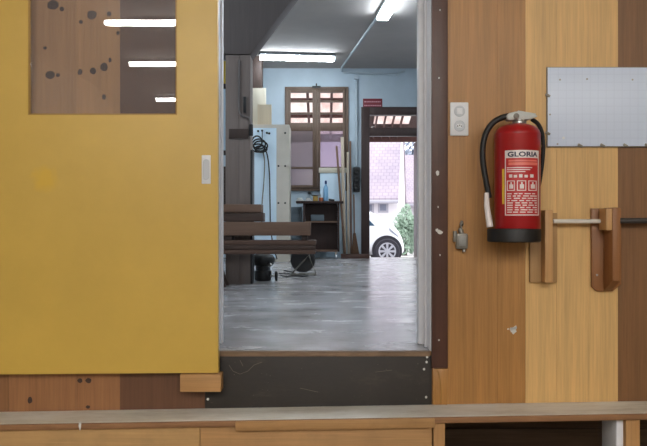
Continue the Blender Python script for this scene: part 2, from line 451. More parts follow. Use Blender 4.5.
# --- front room shell (the camera stands in it)
struct(B(XL, XR, -10.5, 4.6, -.1, 0).build('floor_front', M['front_floor']), 'floor of the front room', 'floor')
struct(B(XL, XR, -10.5, D+.02, ZFC, ZFC+.1).build('ceiling_front', M['front_ceiling']), 'ceiling of the front room', 'ceiling')
struct(B(XL-.15, XL, -10.5, D, 0, ZFC+.1).build('wall_front_left', M['front_side']), 'side wall of the front room', 'wall')
struct(B(XR, XR+.15, -10.5, D, 0, ZFC+.1).build('wall_front_right', M['front_side']), 'far side wall of the front room', 'wall')
struct(B(XL-.15, XR+.15, -10.65, -10.5, 0, ZFC+.1).build('wall_behind', M['front_side']), 'end wall behind the viewer', 'wall')
mb = MB()
mb.box(.3, XR, 4.5, 4.6, 0, ZF-.06); mb.box(.3, .36, D, 4.5, 0, ZF-.06)
mb.box(.36, XR, D+.05, 4.5, ZF-.12, ZF-.061)
for k in range(5): mb.box(.36, XR, 4.47, 4.5, .05+.17*k, .2+.17*k, .004)
struct(mb.build('wall_under', M['void']), 'dark boards in the hollow under the raised floor', 'wall')

# ================================================================== FRONT THINGS
# --- yellow sliding door
Yd = 3.38
dx0, dx1 = -2.2, wx(218.2,Yd)
gx0, gx1, gz0, gz1 = wx(28,Yd), wx(177,Yd), wz(115,Yd), 2.78
dzb, dzt = wz(372.8,Yd), 3.12
door = thing('sliding_door', ((dx0+dx1)/2, Yd+.02, dzb), 'large yellow sliding door with a window in its upper part', 'door')
mb = MB(); dl = .008
mb.hexa([(dx0,Yd,dzb-.012),(gx0,Yd,dzb-.006),(gx0,Yd+.04,dzb-.006),(dx0,Yd+.04,dzb-.012),(dx0,Yd,dzt),(gx0,Yd,dzt),(gx0,Yd+.04,dzt),(dx0,Yd+.04,dzt)])
mb.hexa([(gx0,Yd,dzb-.006),(gx1,Yd,dzb-.001),(gx1,Yd+.04,dzb-.001),(gx0,Yd+.04,dzb-.006),(gx0,Yd,gz0),(gx1,Yd,gz0),(gx1,Yd+.04,gz0),(gx0,Yd+.04,gz0)])
mb.hexa([(gx1,Yd,dzb-.001),(dx1,Yd,dzb),(dx1,Yd+.04,dzb),(gx1,Yd+.04,dzb-.001),(gx1,Yd,dzt),(dx1-.004,Yd,dzt),(dx1-.004,Yd+.04,dzt),(gx1,Yd+.04,dzt)])
mb.box(gx0, gx1, Yd, Yd+.04, gz1, dzt)
mb.build('panel', M['yellow'], door, origin=(0,0,0))
mb = MB(); b = .007
mb.box(gx0, gx0+b, Yd+.003, Yd+.03, gz0, gz1, .001); mb.box(gx1-b, gx1, Yd+.003, Yd+.03, gz0, gz1, .001)
mb.box(gx0+b, gx1-b, Yd+.003, Yd+.03, gz0, gz0+b, .001); mb.box(gx0+b, gx1-b, Yd+.003, Yd+.03, gz1-b, gz1, .001)
mb.build('glazing_bead', M['bead'], door)
B(gx0+b, gx1-b, Yd+.014, Yd+.019, gz0+b, gz1-b).build('window_pane', M['glass'], door)
# edge strip and recessed pull
hx, hz = wx(206.3,Yd), wz(169.5,Yd)
mb = MB(); hw, hh = .0195, .062
n = 12
def stadium(w, h, n=12):
    r = w; p = []
    for k in range(n+1): a = PI*k/n; p.append((r*math.cos(a), h-r+r*math.sin(a)))
    for k in range(n+1): a = PI+PI*k/n; p.append((r*math.cos(a), -h+r+r*math.sin(a)))
    return p
mb.box(hx-hw, hx+hw, Yd-.004, Yd, hz-hh, hz+hh, .0025)
hp = mb.build('door_pull', M['plastic_white'], door)
st = stadium(.0125, .043)
mb = MB(); t = bmesh.new()
o_ = [t.verts.new((hx+x*1.12, Yd-.0045, hz+z*1.03)) for x, z in st]; i_ = [t.verts.new((hx+x, Yd-.0065, hz+z)) for x, z in st]; c_ = [t.verts.new((hx+x*.86, Yd-.0042, hz+z*.96)) for x, z in st]
for A_, B_ in ((o_, i_), (i_, c_)):
    for k in range(len(st)): t.faces.new((A_[k], A_[(k+1)%len(st)], B_[(k+1)%len(st)], B_[k]))
t.faces.new(c_); bmesh.ops.recalc_face_normals(t, faces=t.faces); mb._add(t, True)
mb.build('recess', M['plastic_grey'], hp)
# --- guide block under the door
mb = B(wx(180,3.36), wx(221,3.36), 3.36, D-.004, wz(392,3.36), wz(374.5,3.36), .003)
tag(mb.build('guide_block', M['block']), 'short light wood block under the corner of the yellow door', 'wood block')

# --- ledge / low bench in front of the wall
def zr(px): return ZC - (188.8 - 11.0*px/647)*D/F       # back edge of the top
YL = 3.222
def ztop(x): px = 323.5 + x*F/D; return zr(px)
bx0, bx1 = XL+.02, XR-.02
bench = thing('bench', (0, YL+.1, 0), 'long dusty wooden ledge running along the foot of the boarded wall', 'bench')
mb = MB()
def slab(x0, x1, yA, yB, up, dn, bev=0): 
    mb.hexa([(x0,yA,ztop(x0)+dn),(x1,yA,ztop(x1)+dn),(x1,yB,ztop(x1)+dn),(x0,yB,ztop(x0)+dn),(x0,yA,ztop(x0)+up),(x1,yA,ztop(x1)+up),(x1,yB,ztop(x1)+up),(x0,yB,ztop(x0)+up)], bev)
slab(bx0, bx1, YL+.004, D-.003, 0, -.022)
mb.build('top_board', M['ledge'], bench)
mb = MB(); slab(bx0, bx1, YL-.014, YL+.003, -.001, -.024, .002)
mb.mi = 1; px0 = wx(80, YL-.015)
ellipse(mb, px0, ztop(px0)-.008, .005, .017, YL-.0165, YL-.013, 10, .25)
mb.build('edge_or_shade_strip', [M['ledge_edge'], M['white_chip']], bench)
mb = MB(); slab(wx(236,YL), wx(434,YL), YL-.024, YL-.0145, .0005, -.040, .003); mb.build('patch_strip', M['ledge_patch'], bench)
xa = wx(200,YL); xe = wx(432,YL)
for x0, x1, m in ((bx0, xa-.0015, M['ledge_panel']), (xa+.0015, xe, M['ledge_patch'])):
    mb = MB(); mb.hexa([(x0,YL,.0),(x1,YL,.0),(x1,YL+.018,.0),(x0,YL+.018,.0),(x0,YL,ztop(x0)-.0245),(x1,YL,ztop(x1)-.0245),(x1,YL+.018,ztop(x1)-.0245),(x0,YL+.018,ztop(x0)-.0245)], .001)
    mb.build('front_panel', m, bench)
for a, b_, m, dy in ((433.5,445,M['ledge_post'],0), (626,640,M['ledge_post'],0)):
    x0, x1 = wx(a,YL), wx(b_,YL); B(x0, x1, YL, YL+.06, 0, ztop(x0)-.026, .002).build('post', m, bench)
x0, x1 = wx(615.5,YL+.04), wx(626,YL+.04); B(x0, x1-.002, YL+.03, YL+.2, 0, ztop(x0)-.026, .002).build('divider', M['white_paint'], bench)
B(2.4, 2.45, YL, YL+.06, 0, ztop(2.4)-.026, .002).build('post', M['ledge_post'], bench)

# --- switch and socket plate
Ys = D-.012
sx0, sx1, sz0, sz1 = wx(450.3,Ys), wx(468.6,Ys), wz(135.7,Ys), wz(102.2,Ys)
so = thing('wall_socket', ((sx0+sx1)/2, D, sz0), 'white double plate with switch over socket on the orange board', 'wall socket')
B(sx0, sx1, Ys, D-.001, sz0, sz1, .004).build('plate', M['plastic_white'], so)
cx = (sx0+sx1)/2; c1 = wz(111.3,Ys); c2 = wz(126,Ys)
m_ = MB(); m_.lathe([(.0225,0),(.0245,-.002),(.0215,-.0045),(.0205,-.002),(.02,-.002)], (cx,Ys,c1), 32, 'y'); sw = m_.build('switch_ring', M['plastic_grey'], so)
B(cx-.0125, cx+.0125, Ys-.0075, Ys-.001, c1-.0135, c1+.0135, .002).build('rocker', M['plastic_white'], so)
m_ = MB(); m_.lathe([(.0225,0),(.0245,-.002),(.0215,-.0045),(.0205,-.002),(.02,-.002)], (cx,Ys,c2), 32, 'y'); m_.build('socket_ring', M['plastic_grey'], so)
m_ = MB(); m_.prism([(cx+.0165*math.cos(a)*1.0, c2+.0105*math.sin(a)) for a in [2*PI*k/6 for k in range(6)]], Ys-.0045, Ys-.001, .001)
fc = m_.build('socket_face', M['plastic_white'], so)
m_ = MB()
for dx, dz in ((-.009,0),(.009,0),(0,.0035)): m_.lathe([(.0028,0),(.0028,-.0012)], (cx+dx,Ys-.0045,c2+dz-.001), 12, 'y')
m_.build('pin_hole', M['black'], fc)

# --- small grey metal lock on the wall
Yk = D-.035
lk = thing('door_lock', (wx(461,D), D, wz(252,D)), 'small grey metal lock fixed low on the orange board', 'lock')
B(wx(456.5,Yk), wx(468,Yk), Yk, D-.001, wz(249,Yk), wz(233.5,Yk), .006).build('body', M['grey_metal'], lk)
B(wx(453.6,Yk+.01), wx(457.2,Yk+.01), Yk+.01, D-.001, wz(242,Yk), wz(231,Yk), .004).build('side_plate', M['grey_metal'], lk)
B(wx(459,Yk-.003), wx(466,Yk-.003), Yk-.004, Yk+.002, wz(246,Yk), wz(236,Yk), .002).build('cover', M['lock_cover'], lk)
m_ = MB(); m_.tube([W(461.5,234,Yk+.015), W(460.5,229,Yk+.018), W(461.5,224.5,Yk+.024), W(461.8,221,Yk+.030)], [.011,.010,.009,.006], 12); m_.build('neck', M['grey_metal'], lk)
m_ = MB(); m_.tube([W(464,249,Yk+.02), W(464,252,Yk+.02)], .007, 12); m_.build('knob', M['steel'], lk)

# --- white panel screwed to the wall
Yp = D-.014
wp = thing('white_panel', (wx(610,D), D, wz(147,D)), 'large white wall panel held by small clips', 'panel')
ax0, ax1, az0, az1 = wx(548,Yp), wx(548,Yp)+1.0, wz(146,Yp), wz(67.5,Yp)
B(ax0, ax1, Yp, D-.003, az0, az1, .001).build('board', M['panel'], wp)
m_ = MB(); m_.box(ax0-.003, ax1, Yp+.003, D-.001, az0-.004, az0-.0003); m_.box(ax0-.004, ax0-.0003, Yp+.003, D-.001, az0-.004, az1+.003); m_.box(ax0-.003, ax1, Yp+.003, D-.001, az1+.0003, az1+.003)
m_.build('edge_trim', M['grey_metal'], wp)
for px, py in ((547.8,95.3),(547.8,133.3),(580,145.5),(602.5,145.5),(625.5,145.5),(647,145.5)):
    x, z = wx(px,Yp), wz(py,Yp)
    B(x-.011, x+.011, Yp-.004, Yp+.004, z-.0055, z+.0055, .002, rot=Matrix.Rotation(.5,3,'Y')).build('clip', M['grey_metal'], wp)
for px, py in ((560,79.7),(587,79),(632.5,79.7),(550,114.5),(557.5,144)):
    m_ = MB(); m_.lathe([(.004,0),(.004,-.0012),(.002,-.0022)], (wx(px,Yp),Yp,wz(py,Yp)), 12, 'y'); m_.build('screw', M['steel'], wp)
m_ = MB(); m_.lathe([(.006,0),(.006,-.0008)], (wx(563.5,Yp),Yp,wz(138,Yp)), 12, 'y'); m_.build('spot', M['plastic_white'], wp)

# --- fire extinguisher
Ye = 3.315; ex = wx(517.3, Ye); er = 22.6*Ye/F
def ez(py, Y=Ye): return wz(py, Y)
fe_d = 0
fe = thing('fire_extinguisher', (ex, Ye, ez(242)), 'red fire extinguisher with white printed label hanging on the wall', 'fire extinguisher')
m_ = MB(); zb, zs = ez(231), ez(135)
m_.lathe([(er*.97, zb),(er, zb+.006),(er, zs-.002),(er*1.004, zs),(er*.99, zs+.006),(er*.93, zs+.020),(er*.78, zs+.034),(er*.5, zs+.043),(.03, zs+.047)], (ex,Ye,0), 64)
m_.build('cylinder', M['red'], fe)
m_ = MB(); r2 = er*1.165
m_.lathe([(r2*.94, ez(242)),(r2, ez(241)),(r2, ez(230)),(r2*.985, ez(228.8)),(er*1.002, ez(228.4))], (ex-.014,Ye,0), 64); m_.build('base_ring', M['rubber'], fe)
m_ = MB(); m_.lathe([(.026, zs+.044),(.030, zs+.048),(.030, zs+.056),(.026, zs+.060),(.026, zs+.066)], (ex+.008,Ye,0), 28); m_.build('neck', M['steel'], fe)
zv = zs+.066
m_ = MB()
m_.prism([(ex-.045,zv-.006),(ex+.045,zv-.004),(ex+.078,zv+.008),(ex+.080,zv+.014),(ex+.05,zv+.022),(ex+.012,zv+.030),(ex-.012,zv+.031),(ex-.042,zv+.024),(ex-.052,zv+.010)], Ye-.026, Ye+.026, .005)
vh = m_.build('valve_head', M['valve'], fe)
m_ = MB(); m_.hexa([(ex+.0,Ye-.017,zv+.030),(ex+.075,Ye-.014,zv+.018),(ex+.075,Ye+.014,zv+.018),(ex+.0,Ye+.017,zv+.030),(ex+.0,Ye-.017,zv+.036),(ex+.077,Ye-.014,zv+.023),(ex+.077,Ye+.014,zv+.023),(ex+.0,Ye+.017,zv+.036)], .002)
m_.build('lever', M['valve'], vh)
m_ = MB(); m_.lathe([(.006,0),(.012,-.004),(.012,-.008),(.008,-.011)], (ex-.012,Ye-.026,zv+.010), 18, 'y'); m_.build('gauge', M['grey_metal'], vh)
def smooth_pts(pts, n=6):
    out = []; P = [pts[0]] + pts + [pts[-1]]
    for i in range(1, len(P)-2):
        for k in range(n):
            t = k/n; a, b, c, d = P[i-1], P[i], P[i+1], P[i+2]
            out.append(.5*((2*b)+(c-a)*t+(2*a-5*b+4*c-d)*t*t+(3*b-a-3*c+d)*t*t*t))
    return out + [pts[-1]]
m_ = MB(); m_.tube(smooth_pts([W(512,116,Ye), W(504,117,Ye), W(494,122,Ye), W(486.5,132,Ye), W(483,146,Ye), W(483,162,Ye), W(485.5,178,Ye), W(488,192,Ye), W(489,198,Ye)]), .0125, 14); m_.build('hose', M['rubber'], fe)
m_ = MB(); m_.tube([W(486.5,193,Ye-.02), W(486.8,206,Ye-.03), W(490,227,Ye-.04)], [.0095,.012,.014], 16); m_.build('nozzle', M['label_white'], fe)
m_ = MB(); m_.tube(smooth_pts([W(532,119.5,Ye), W(538,124,Ye+.01), W(542,133,Ye+.02), W(543.3,146,Ye+.03), W(542.5,160,Ye+.04), W(540.5,176,Ye+.05), W(538,190,Ye+.06)]), .009, 12); m_.build('carry_strap', M['rubber'], fe)
B(ex-.03, ex+.03, Ye+er-.004, D-.001, ez(170), ez(140), .003).build('wall_bracket', M['grey_metal'], fe)
# printed label wrapped on the cylinder
beta = math.atan2(ex, Ye)
def phi(px): return math.asin(max(-1, min(1, (px-517.3)/22.6))) - beta
def cyl_pt(ph, z, rr): return (ex + rr*math.sin(ph), Ye - rr*math.cos(ph), z)
def patch(mb, pxa, pxb, pya, pyb, lift):
    t = bmesh.new(); n = 14; a, b = phi(pxa), phi(pxb); rr = er+lift; yy = Ye - er*.9
    za, zb2 = wz(pya, yy), wz(pyb, yy)
    lo = [t.verts.new(cyl_pt(a+(b-a)*k/n, zb2, rr)) for k in range(n+1)]; up = [t.verts.new(cyl_pt(a+(b-a)*k/n, za, rr)) for k in range(n+1)]
    li = [t.verts.new(cyl_pt(a+(b-a)*k/n, zb2, er-.001)) for k in range(n+1)]; ui = [t.verts.new(cyl_pt(a+(b-a)*k/n, za, er-.001)) for k in range(n+1)]
    for k in range(n):
        t.faces.new((lo[k], lo[k+1], up[k+1], up[k])); t.faces.new((up[k], up[k+1], ui[k+1], ui[k])); t.faces.new((li[k], li[k+1], lo[k+1], lo[k]))
    t.faces.new((lo[0], up[0], ui[0], li[0])); t.faces.new((up[n], lo[n], li[n], ui[n]))
    bmesh.ops.recalc_face_normals(t, faces=t.faces); mb._add(t, True)
m_ = MB(); m_.mi = 0; patch(m_, 505.6, 537.6, 150.2, 215.5, .0007)                  # white border field
m_.mi = 1; patch(m_, 506.6, 536.6, 158.0, 214.5, .0011)                            # red ground
m_.mi = 2; patch(m_, 509, 535.5, 159.8, 161.6, .0014); patch(m_, 509, 536, 162.4, 165.2, .0014)
m_.mi = 0
for y in (167.2, 169.2, 171.2): patch(m_, 507.5, 507.5+random.uniform(16,26), y, y+.9, .0014)
# row of small signs
xq = [509.5, 514, 519, 524, 529.3, 533]
for k, q in enumerate(xq[:5]): patch(m_, q, q+3.1, 174.4+(k%2)*.6, 177.6, .0014)
# three pictograms in boxes
for a, b2 in ((507.6,515),(517,525.6),(527.6,535.4)):
    for s in ((a,b2,180.6,181.3),(a,b2,190.0,190.8),(a,a+.8,180.6,190.8),(b2-.8,b2,180.6,190.8)): patch(m_, *s, .0014)
    mid = (a+b2)/2
    patch(m_, mid-1.6, mid+2.2, 184.4, 188.6, .0016); patch(m_, mid-.4, mid+.9, 182.2, 184.6, .0016)
for r in range(9):
    y = 193.2+r*2.3; p = 507.8
    while p < 534.5:
        w = random.uniform(2.2, 6.5); patch(m_, p, min(p+w, 535.6), y, y+1.05, .0014); p += w+random.uniform(.9,2.4)
lb = m_.build('printed_label', [M['label_white'], M['label_red'], M['label_salmon']], fe)
m_ = MB(); patch(m_, 503, 505.1, 168.5, 204, .0009); m_.build('yellow_strip', M['label_yellow'], fe)
# lettering bent round the cylinder
def text_mesh(body, size_x, size_z, bold=0):
    cu = bpy.data.curves.new('lettering', 'FONT'); cu.body = body; cu.resolution_u = 3; cu.offset = bold
    o = bpy.data.objects.new('lettering', cu); COL.objects.link(o)
    dg = bpy.context.evaluated_depsgraph_get(); me = bpy.data.meshes.new_from_object(o.evaluated_get(dg))
    bpy.data.objects.remove(o); bpy.data.curves.remove(cu)
    xs = [v.co.x for v in me.vertices]; ys = [v.co.y for v in me.vertices]
    for v in me.vertices:
        v.co.x = (v.co.x-min(xs))/(max(xs)-min(xs))*size_x; v.co.z = (v.co.y-min(ys))/(max(ys)-min(ys))*size_z; v.co.y = 0
    return me
ph0, ph1 = phi(508.2), phi(536); zt0 = wz(156.8, Ye-er*.9); zt1 = wz(151.7, Ye-er*.9)
me = text_mesh('GLORIA', 1.0, zt1-zt0, .034)
for v in me.vertices:
    p = cyl_pt(ph0+(ph1-ph0)*v.co.x, zt0+v.co.z, er+.0014); v.co = Vector(p) - Vector((ex, Ye, zt0))
me.materials.append(M['label_ink']); lt = bpy.data.objects.new('lettering', me); COL.objects.link(lt); lt.parent = lb
lt.location = Vector((ex,Ye,zt0)) - fe.location - lb.location

# --- two wooden brackets and the rods they carry
ba = thing('wood_bracket', (wx(543,D), D, wz(284,D)), 'wooden wall bracket half hidden by the fire extinguisher', 'bracket')
Y1 = D-.02
B(wx(530,Y1), wx(557.5,Y1), Y1, D-.001, wz(282.5,Y1), wz(213,Y1), .003).build('back_plate', M['bracket_c'], ba)
Y2 = D-.085
B(wx(545.2,Y2), wx(553,Y2), Y2, Y1-.001, wz(283,Y2), wz(210,Y2), .003).build('upright', M['bracket_a'], ba)
bb = thing('wood_bracket', (wx(606,D), D, wz(292,D)), 'reddish wooden wall bracket with a notched block under the white panel', 'bracket')
m_ = MB(); m_.prism([(wx(591.5,Y1),wz(208.5,Y1)),(wx(621.5,Y1),wz(208.5,Y1)),(wx(621.5,Y1),wz(284,Y1)),(wx(613,Y1),wz(291.5,Y1)),(wx(597,Y1),wz(291.5,Y1)),(wx(592,Y1),wz(287,Y1))], Y1, D-.001, .003)
m_.build('back_plate', M['bracket_b'], bb)
Y3 = D-.13
xs0, xs1 = wx(612.6,Y3), wx(620.6,Y3)
t_ = MB()
# cheek standing out from the plate, its foot cut away at a slant
t_.hexa([(xs0,Y3,wz(281,Y3)),(xs1,Y3,wz(281,Y3)),(xs1,Y1-.001,wz(291,Y1)),(xs0,Y1-.001,wz(291,Y1)),(xs0,Y3,wz(207.5,Y3)),(xs1,Y3,wz(207.5,Y3)),(xs1,Y1-.001,wz(207.5,Y3)),(xs0,Y1-.001,wz(207.5,Y3))], .003)
t_.build('cheek', M['bracket_b'], bb)
B(wx(606.2,Y3), xs0-.001, Y3, Y1-.022, wz(230.3,Y3), wz(208.5,Y3), .002).build('block', M['bracket_a'], bb)
m_ = MB(); m_.lathe([(.005,0),(.005,-.002),(.003,-.003)], (wx(597,Y1),Y1,wz(275,Y1)), 12, 'y'); m_.build('screw', M['steel'], bb)
Yr = Y2+.030
m_ = MB(); m_.tube([W(553.2,221.2,Yr), W(606.8,221.2,Yr)], .0095, 16)
tag(m_.build('rod', M['tube_white']), 'thin white rod between the two wooden brackets', 'rod')
m_ = MB(); m_.tube([(xs1+.001, Yr, wz(220.7,Yr)), (XR-.641, Yr, wz(220.7,Yr))], .012, 16)
tag(m_.build('rod', M['tube_dark']), 'dark rod running off past the reddish bracket', 'rod')
# a third holder further along the wall carries the far end
m_ = B(XR-.64, XR-.60, Yr-.03, D-.001, wz(290,D), wz(208,D), .003)
tag(m_.build('wood_bracket', M['bracket_b']), 'plain wooden bracket at the far end of the dark rod', 'bracket')

# --- front room lamps (seen mirrored in the door's window)
def lamp(name, a, b, z, label, group, glow, w=.10, h=.07, parent_body=M['lamp_body']):
    a, b = Vector((a[0],a[1],z)), Vector((b[0],b[1],z)); d = (b-a); L = d.length; ang = math.atan2(d.y, d.x); c = (a+b)/2
    t = thing(name, (c.x,c.y,z), label, 'ceiling lamp', group); t.rotation_euler.z = ang
    def part(n, x0,x1,y0,y1,z0,z1,m,bev):
        q = MB(); q.box(x0,x1,y0,y1,z0,z1,bev); o = q.build(n, m, None, origin=(0,0,0)); o.parent = t; return o
    part('housing', -L/2-.012, L/2+.012, -w/2, w/2, -.045, -.001, parent_body, .004)
    part('diffuser', -L/2, L/2, -w/2*.85, w/2*.85, -.045-h, -.0455, glow, .012)
    for s in (-1,1): part('end_cap', s*(L/2+.006)-.006, s*(L/2+.006)+.006, -w/2*.9, w/2*.9, -.05-h*.9, -.0455, M['plastic_white'], .003)
    return t
zfl = ZFC
names = ['over the middle of the front room', 'in the second row behind the viewer', 'in the rear row of the front room']
for r, (y, x0) in enumerate(((-2.30,-2.54), (-4.65,-2.84), (-7.95,-3.16))):
    for k, s in enumerate(('over the yellow door side', 'in the middle', 'on the extinguisher side')):
        lamp('ceiling_lamp', (x0+k*2.1, y), (x0+k*2.1+1.5, y), zfl, 'fluorescent ceiling lamp %s, %s' % (names[r], s), 'front room ceiling lamps', M['tube_front'], .10, .055)
# --- rear room lamps
lamp('ceiling_lamp', (wx(260.5,11.7), 11.62), (wx(334,11.7), 11.76), ZT, 'lit fluorescent lamp running across the ceiling above the window', 'rear room ceiling lamps', M['tube_rear'], .17, .055, M['lamp_dark'])
lamp('ceiling_lamp', (.715, 9.45), (.85, 7.85), ZT, 'lit fluorescent lamp pointing along the ceiling towards the doorway', 'rear room ceiling lamps', M['tube_rear'], .155, .045)
for k, (x, y) in enumerate(((-2.3,10.4),(-2.3,6.4),(.95,5.6),(2.3,10.3))):  # extra tubes out of view, added to light the rear room
    lamp('ceiling_lamp', (x, y), (x+.08, y-1.23), ZT, 'added unseen fluorescent lamp on the rear room ceiling ' + ['far beyond the post','behind the yellow door','near the doorway','by the side wall'][k], 'rear room ceiling lamps', M['tube_rear'], .16, .075)

# ================================================================== REAR ROOM
# --- boarded post with its brace
Yq = 7.22
pil = thing('pillar', (wx(238,Yq), Yq+.12, ZF), 'grey brown boarded post with a wide brace at its head', 'post', kind='structure')
xa_, xm_, xb_ = wx(225.5,Yq), wx(239,Yq), wx(250.3,Yq)
m_ = MB(); m_.box(xa_, xm_-.001, Yq, Yq+.25, ZF+.001, wz(55,Yq), .003); m_.box(xm_+.001, xb_, Yq, Yq+.25, ZF+.001, wz(55,Yq), .003); m_.build('shaft', M['post'], pil)
m_ = MB(); m_.prism([(wx(212,Yq),wz(54.3,Yq)),(wx(250.5,Yq),wz(54.3,Yq)),(wx(250.5+42*2.62,Yq)*.0+wx(292,Yq),wz(0,Yq)),(wx(330,Yq),ZT-.002),(wx(212,Yq),ZT-.002)], Yq-.012, Yq+.25, .003); m_.build('brace', M['gusset'], pil)
B(wx(229,Yq-.014), wx(248,Yq-.014), Yq-.014, Yq-.001, wz(138.5,Yq), wz(129,Yq), .002).build('plate', M['dark_wood'], pil)
m_ = MB(); m_.tube(smooth_pts([W(239,60,Yq-.012), W(239,85,Yq-.012), W(239,108,Yq-.012), W(241,115,Yq-.012), W(246,116.5,Yq-.012), W(250,119,Yq-.012), W(251,126,Yq-.012)]), .009, 10); m_.build('conduit', M['post_grey'], pil)
B(wx(243.2,Yq-.03), wx(246,Yq-.03), Yq-.03, Yq-.001, wz(113,Yq), wz(97,Yq), .003).build('switch', M['black'], pil)
m_ = MB(); m_.box(wx(249,Yq-.03), wx(252.8,Yq-.03), Yq-.03, Yq+.01, wz(136,Yq), wz(124.5,Yq), .005); m_.build('plug', M['black'], pil)

B(xb_+.0005, xb_+.02, Yq+.002, Yq+.2, ZF+.002, wz(150,Yq), .002).build('edge_or_shade_strip', M['black'], pil)  # black strip standing in for the shade on the post's right side
# --- stack of planks on two low trestles
Yk0, Yk1 = 6.86, 7.12
def plank(pxl, pxr, ya, yb, mat, label, y0=Yk0, y1=Yk1):
    m_ = B(wx(pxl,y0), wx(pxr,y0), y0, y1, wz(yb,y0), wz(ya,y0), .004)
    return tag(m_.build('plank', mat), label, 'plank', 'planks stacked before the post')
plank(70,261,204.3,212.4,M['plank_light'],'brown plank lying topmost on the stack before the post')
plank(60,263,212.7,221.6,M['plank_dark'],'dark plank second from the top of the stack, ending near the post', Yk0+.01)
plank(80,310.5,221.9,235.6,M['plank_light'],'thick lighter beam in the middle of the plank stack')
plank(75,316,240.4,244.9,M['plank_red'],'thin brown plank just under the gap in the stack')
plank(70,315,245.2,249.6,M['plank_dark'],'thin dark plank second from the bottom of the stack')
plank(78,315.5,249.9,254.2,M['plank_red'],'thin brown plank at the bottom of the stack')
for px, w, l in ((130,12,'behind the yellow door'),(212,20,'showing before the post'),(302,5,'near the free end of the stack')):
    m_ = B(wx(px,Yk0+.02), wx(px+w,Yk0+.02), Yk0+.02, Yk1-.02, wz(240.2,Yk0), wz(235.8,Yk0), .002)
    tag(m_.build('spacer_block', M['dark_wood']), 'small wooden spacer between the stacked planks, '+l, 'wood block', 'spacers in the plank stack')
zt_ = wz(254.4, Yk0)
for px, l in ((110,'further from the doorway'),(212,'nearer the post')):
    x = wx(px, Yk0); tr = thing('trestle', (x, 6.99, ZF), 'low wooden trestle carrying the planks, '+l, 'trestle', 'trestles under the plank stack')
    B(x-.04, x+.04, Yk0-.02, Yk1+.03, zt_-.07, zt_, .004).build('beam', M['plank_red'], tr)
    for sx in (-1,1):
        for yy in (Yk0+.02, Yk1-.04):
            m_ = MB(); m_.hexa([(x+sx*.10-.02,yy,ZF),(x+sx*.10+.02,yy,ZF),(x+sx*.10+.02,yy+.04,ZF),(x+sx*.10-.02,yy+.04,ZF),(x+sx*.02-.018,yy,zt_-.071),(x+sx*.02+.018,yy,zt_-.071),(x+sx*.02+.018,yy+.04,zt_-.071),(x+sx*.02-.018,yy+.04,zt_-.071)])
            m_.build('leg', M['plank_dark'], tr)

# --- black vacuum cleaner
Yv = 7.63; vx = wx(263,Yv)
vc = thing('vacuum_cleaner', (vx, Yv, ZF), 'black workshop vacuum cleaner on the floor beside the post', 'vacuum cleaner')
zz = lambda py: wz(py, Yv)
m_ = MB(); m_.lathe([(.075,ZF+.004),(.083,ZF+.02),(.083,zz(271)),(.070,zz(270)),(.072,zz(266))], (vx,Yv,0), 36); m_.build('tank', M['black'], vc)
m_ = MB(); m_.lathe([(.072,zz(266.2)),(.105,zz(264)),(.118,zz(261)),(.116,zz(258)),(.095,zz(255)),(.04,zz(253.5))], (vx,Yv,0), 36); m_.build('motor_head', M['rubber'], vc)
m_ = MB(); m_.tube([W(269,266,Yv-.09), W(271,264,Yv-.1)], .017, 14); m_.build('inlet', M['steel'], vc)
for px, py in ((276.5,272),(268,279)):
    m_ = MB(); m_.lathe([(.012,-.012),(.045,-.012),(.05,-.006),(.05,.006),(.045,.012),(.012,.012)], (wx(px,Yv), Yv-.03, ZF+.0505), 22, 'x'); m_.build('wheel', M['black'], vc)
m_ = MB(); m_.tube([(vx,Yv-.03,ZF+.0505),(wx(277,Yv),Yv-.03,ZF+.0505)], .008, 8); m_.build('axle', M['steel'], vc)
# --- cable reel
Yc = 8.45; cz = wz(260,Yc); cxr = wx(303,Yc)
cr = thing('cable_reel', (cxr, Yc, ZF), 'black cable reel on a bent tube stand under the planks', 'cable reel')
for s in (-1,1):
    m_ = MB(); m_.lathe([(.02,s*.05),(.128,s*.05),(.132,s*.055),(.128,s*.06),(.02,s*.06)], (cxr,Yc,cz), 40, 'y'); m_.build('flange', M['black'], cr)
m_ = MB()
for k in range(5): 
    yy = Yc-.036+k*.018; m_.tube([(cxr+.105*math.cos(a), yy, cz+.105*math.sin(a)) for a in [2*PI*i/32 for i in range(32)]], .0095, 8, True)
m_.lathe([(.097,-.05),(.097,.05)], (cxr,Yc,cz), 32, 'y'); m_.build('wound_cable', M['rubber'], cr)
m_ = MB()
for s in (-1,1):
    yy = Yc+s*.075
    m_.tube([(wx(291,Yc),yy,ZF+.012),(cxr+.015,yy,cz-.0),(wx(309,Yc),yy,cz+.06),(wx(316,Yc),yy,ZF+.012),(wx(291,Yc),yy,ZF+.012)], .009, 8)
for px in (291,316): m_.tube([(wx(px,Yc),Yc-.075,ZF+.012),(wx(px,Yc),Yc+.075,ZF+.012)], .009, 8)
m_.tube([(cxr+.015,Yc-.075,cz),(cxr+.015,Yc+.075,cz)], .009, 8)
m_.build('stand', M['grey_metal'], cr)
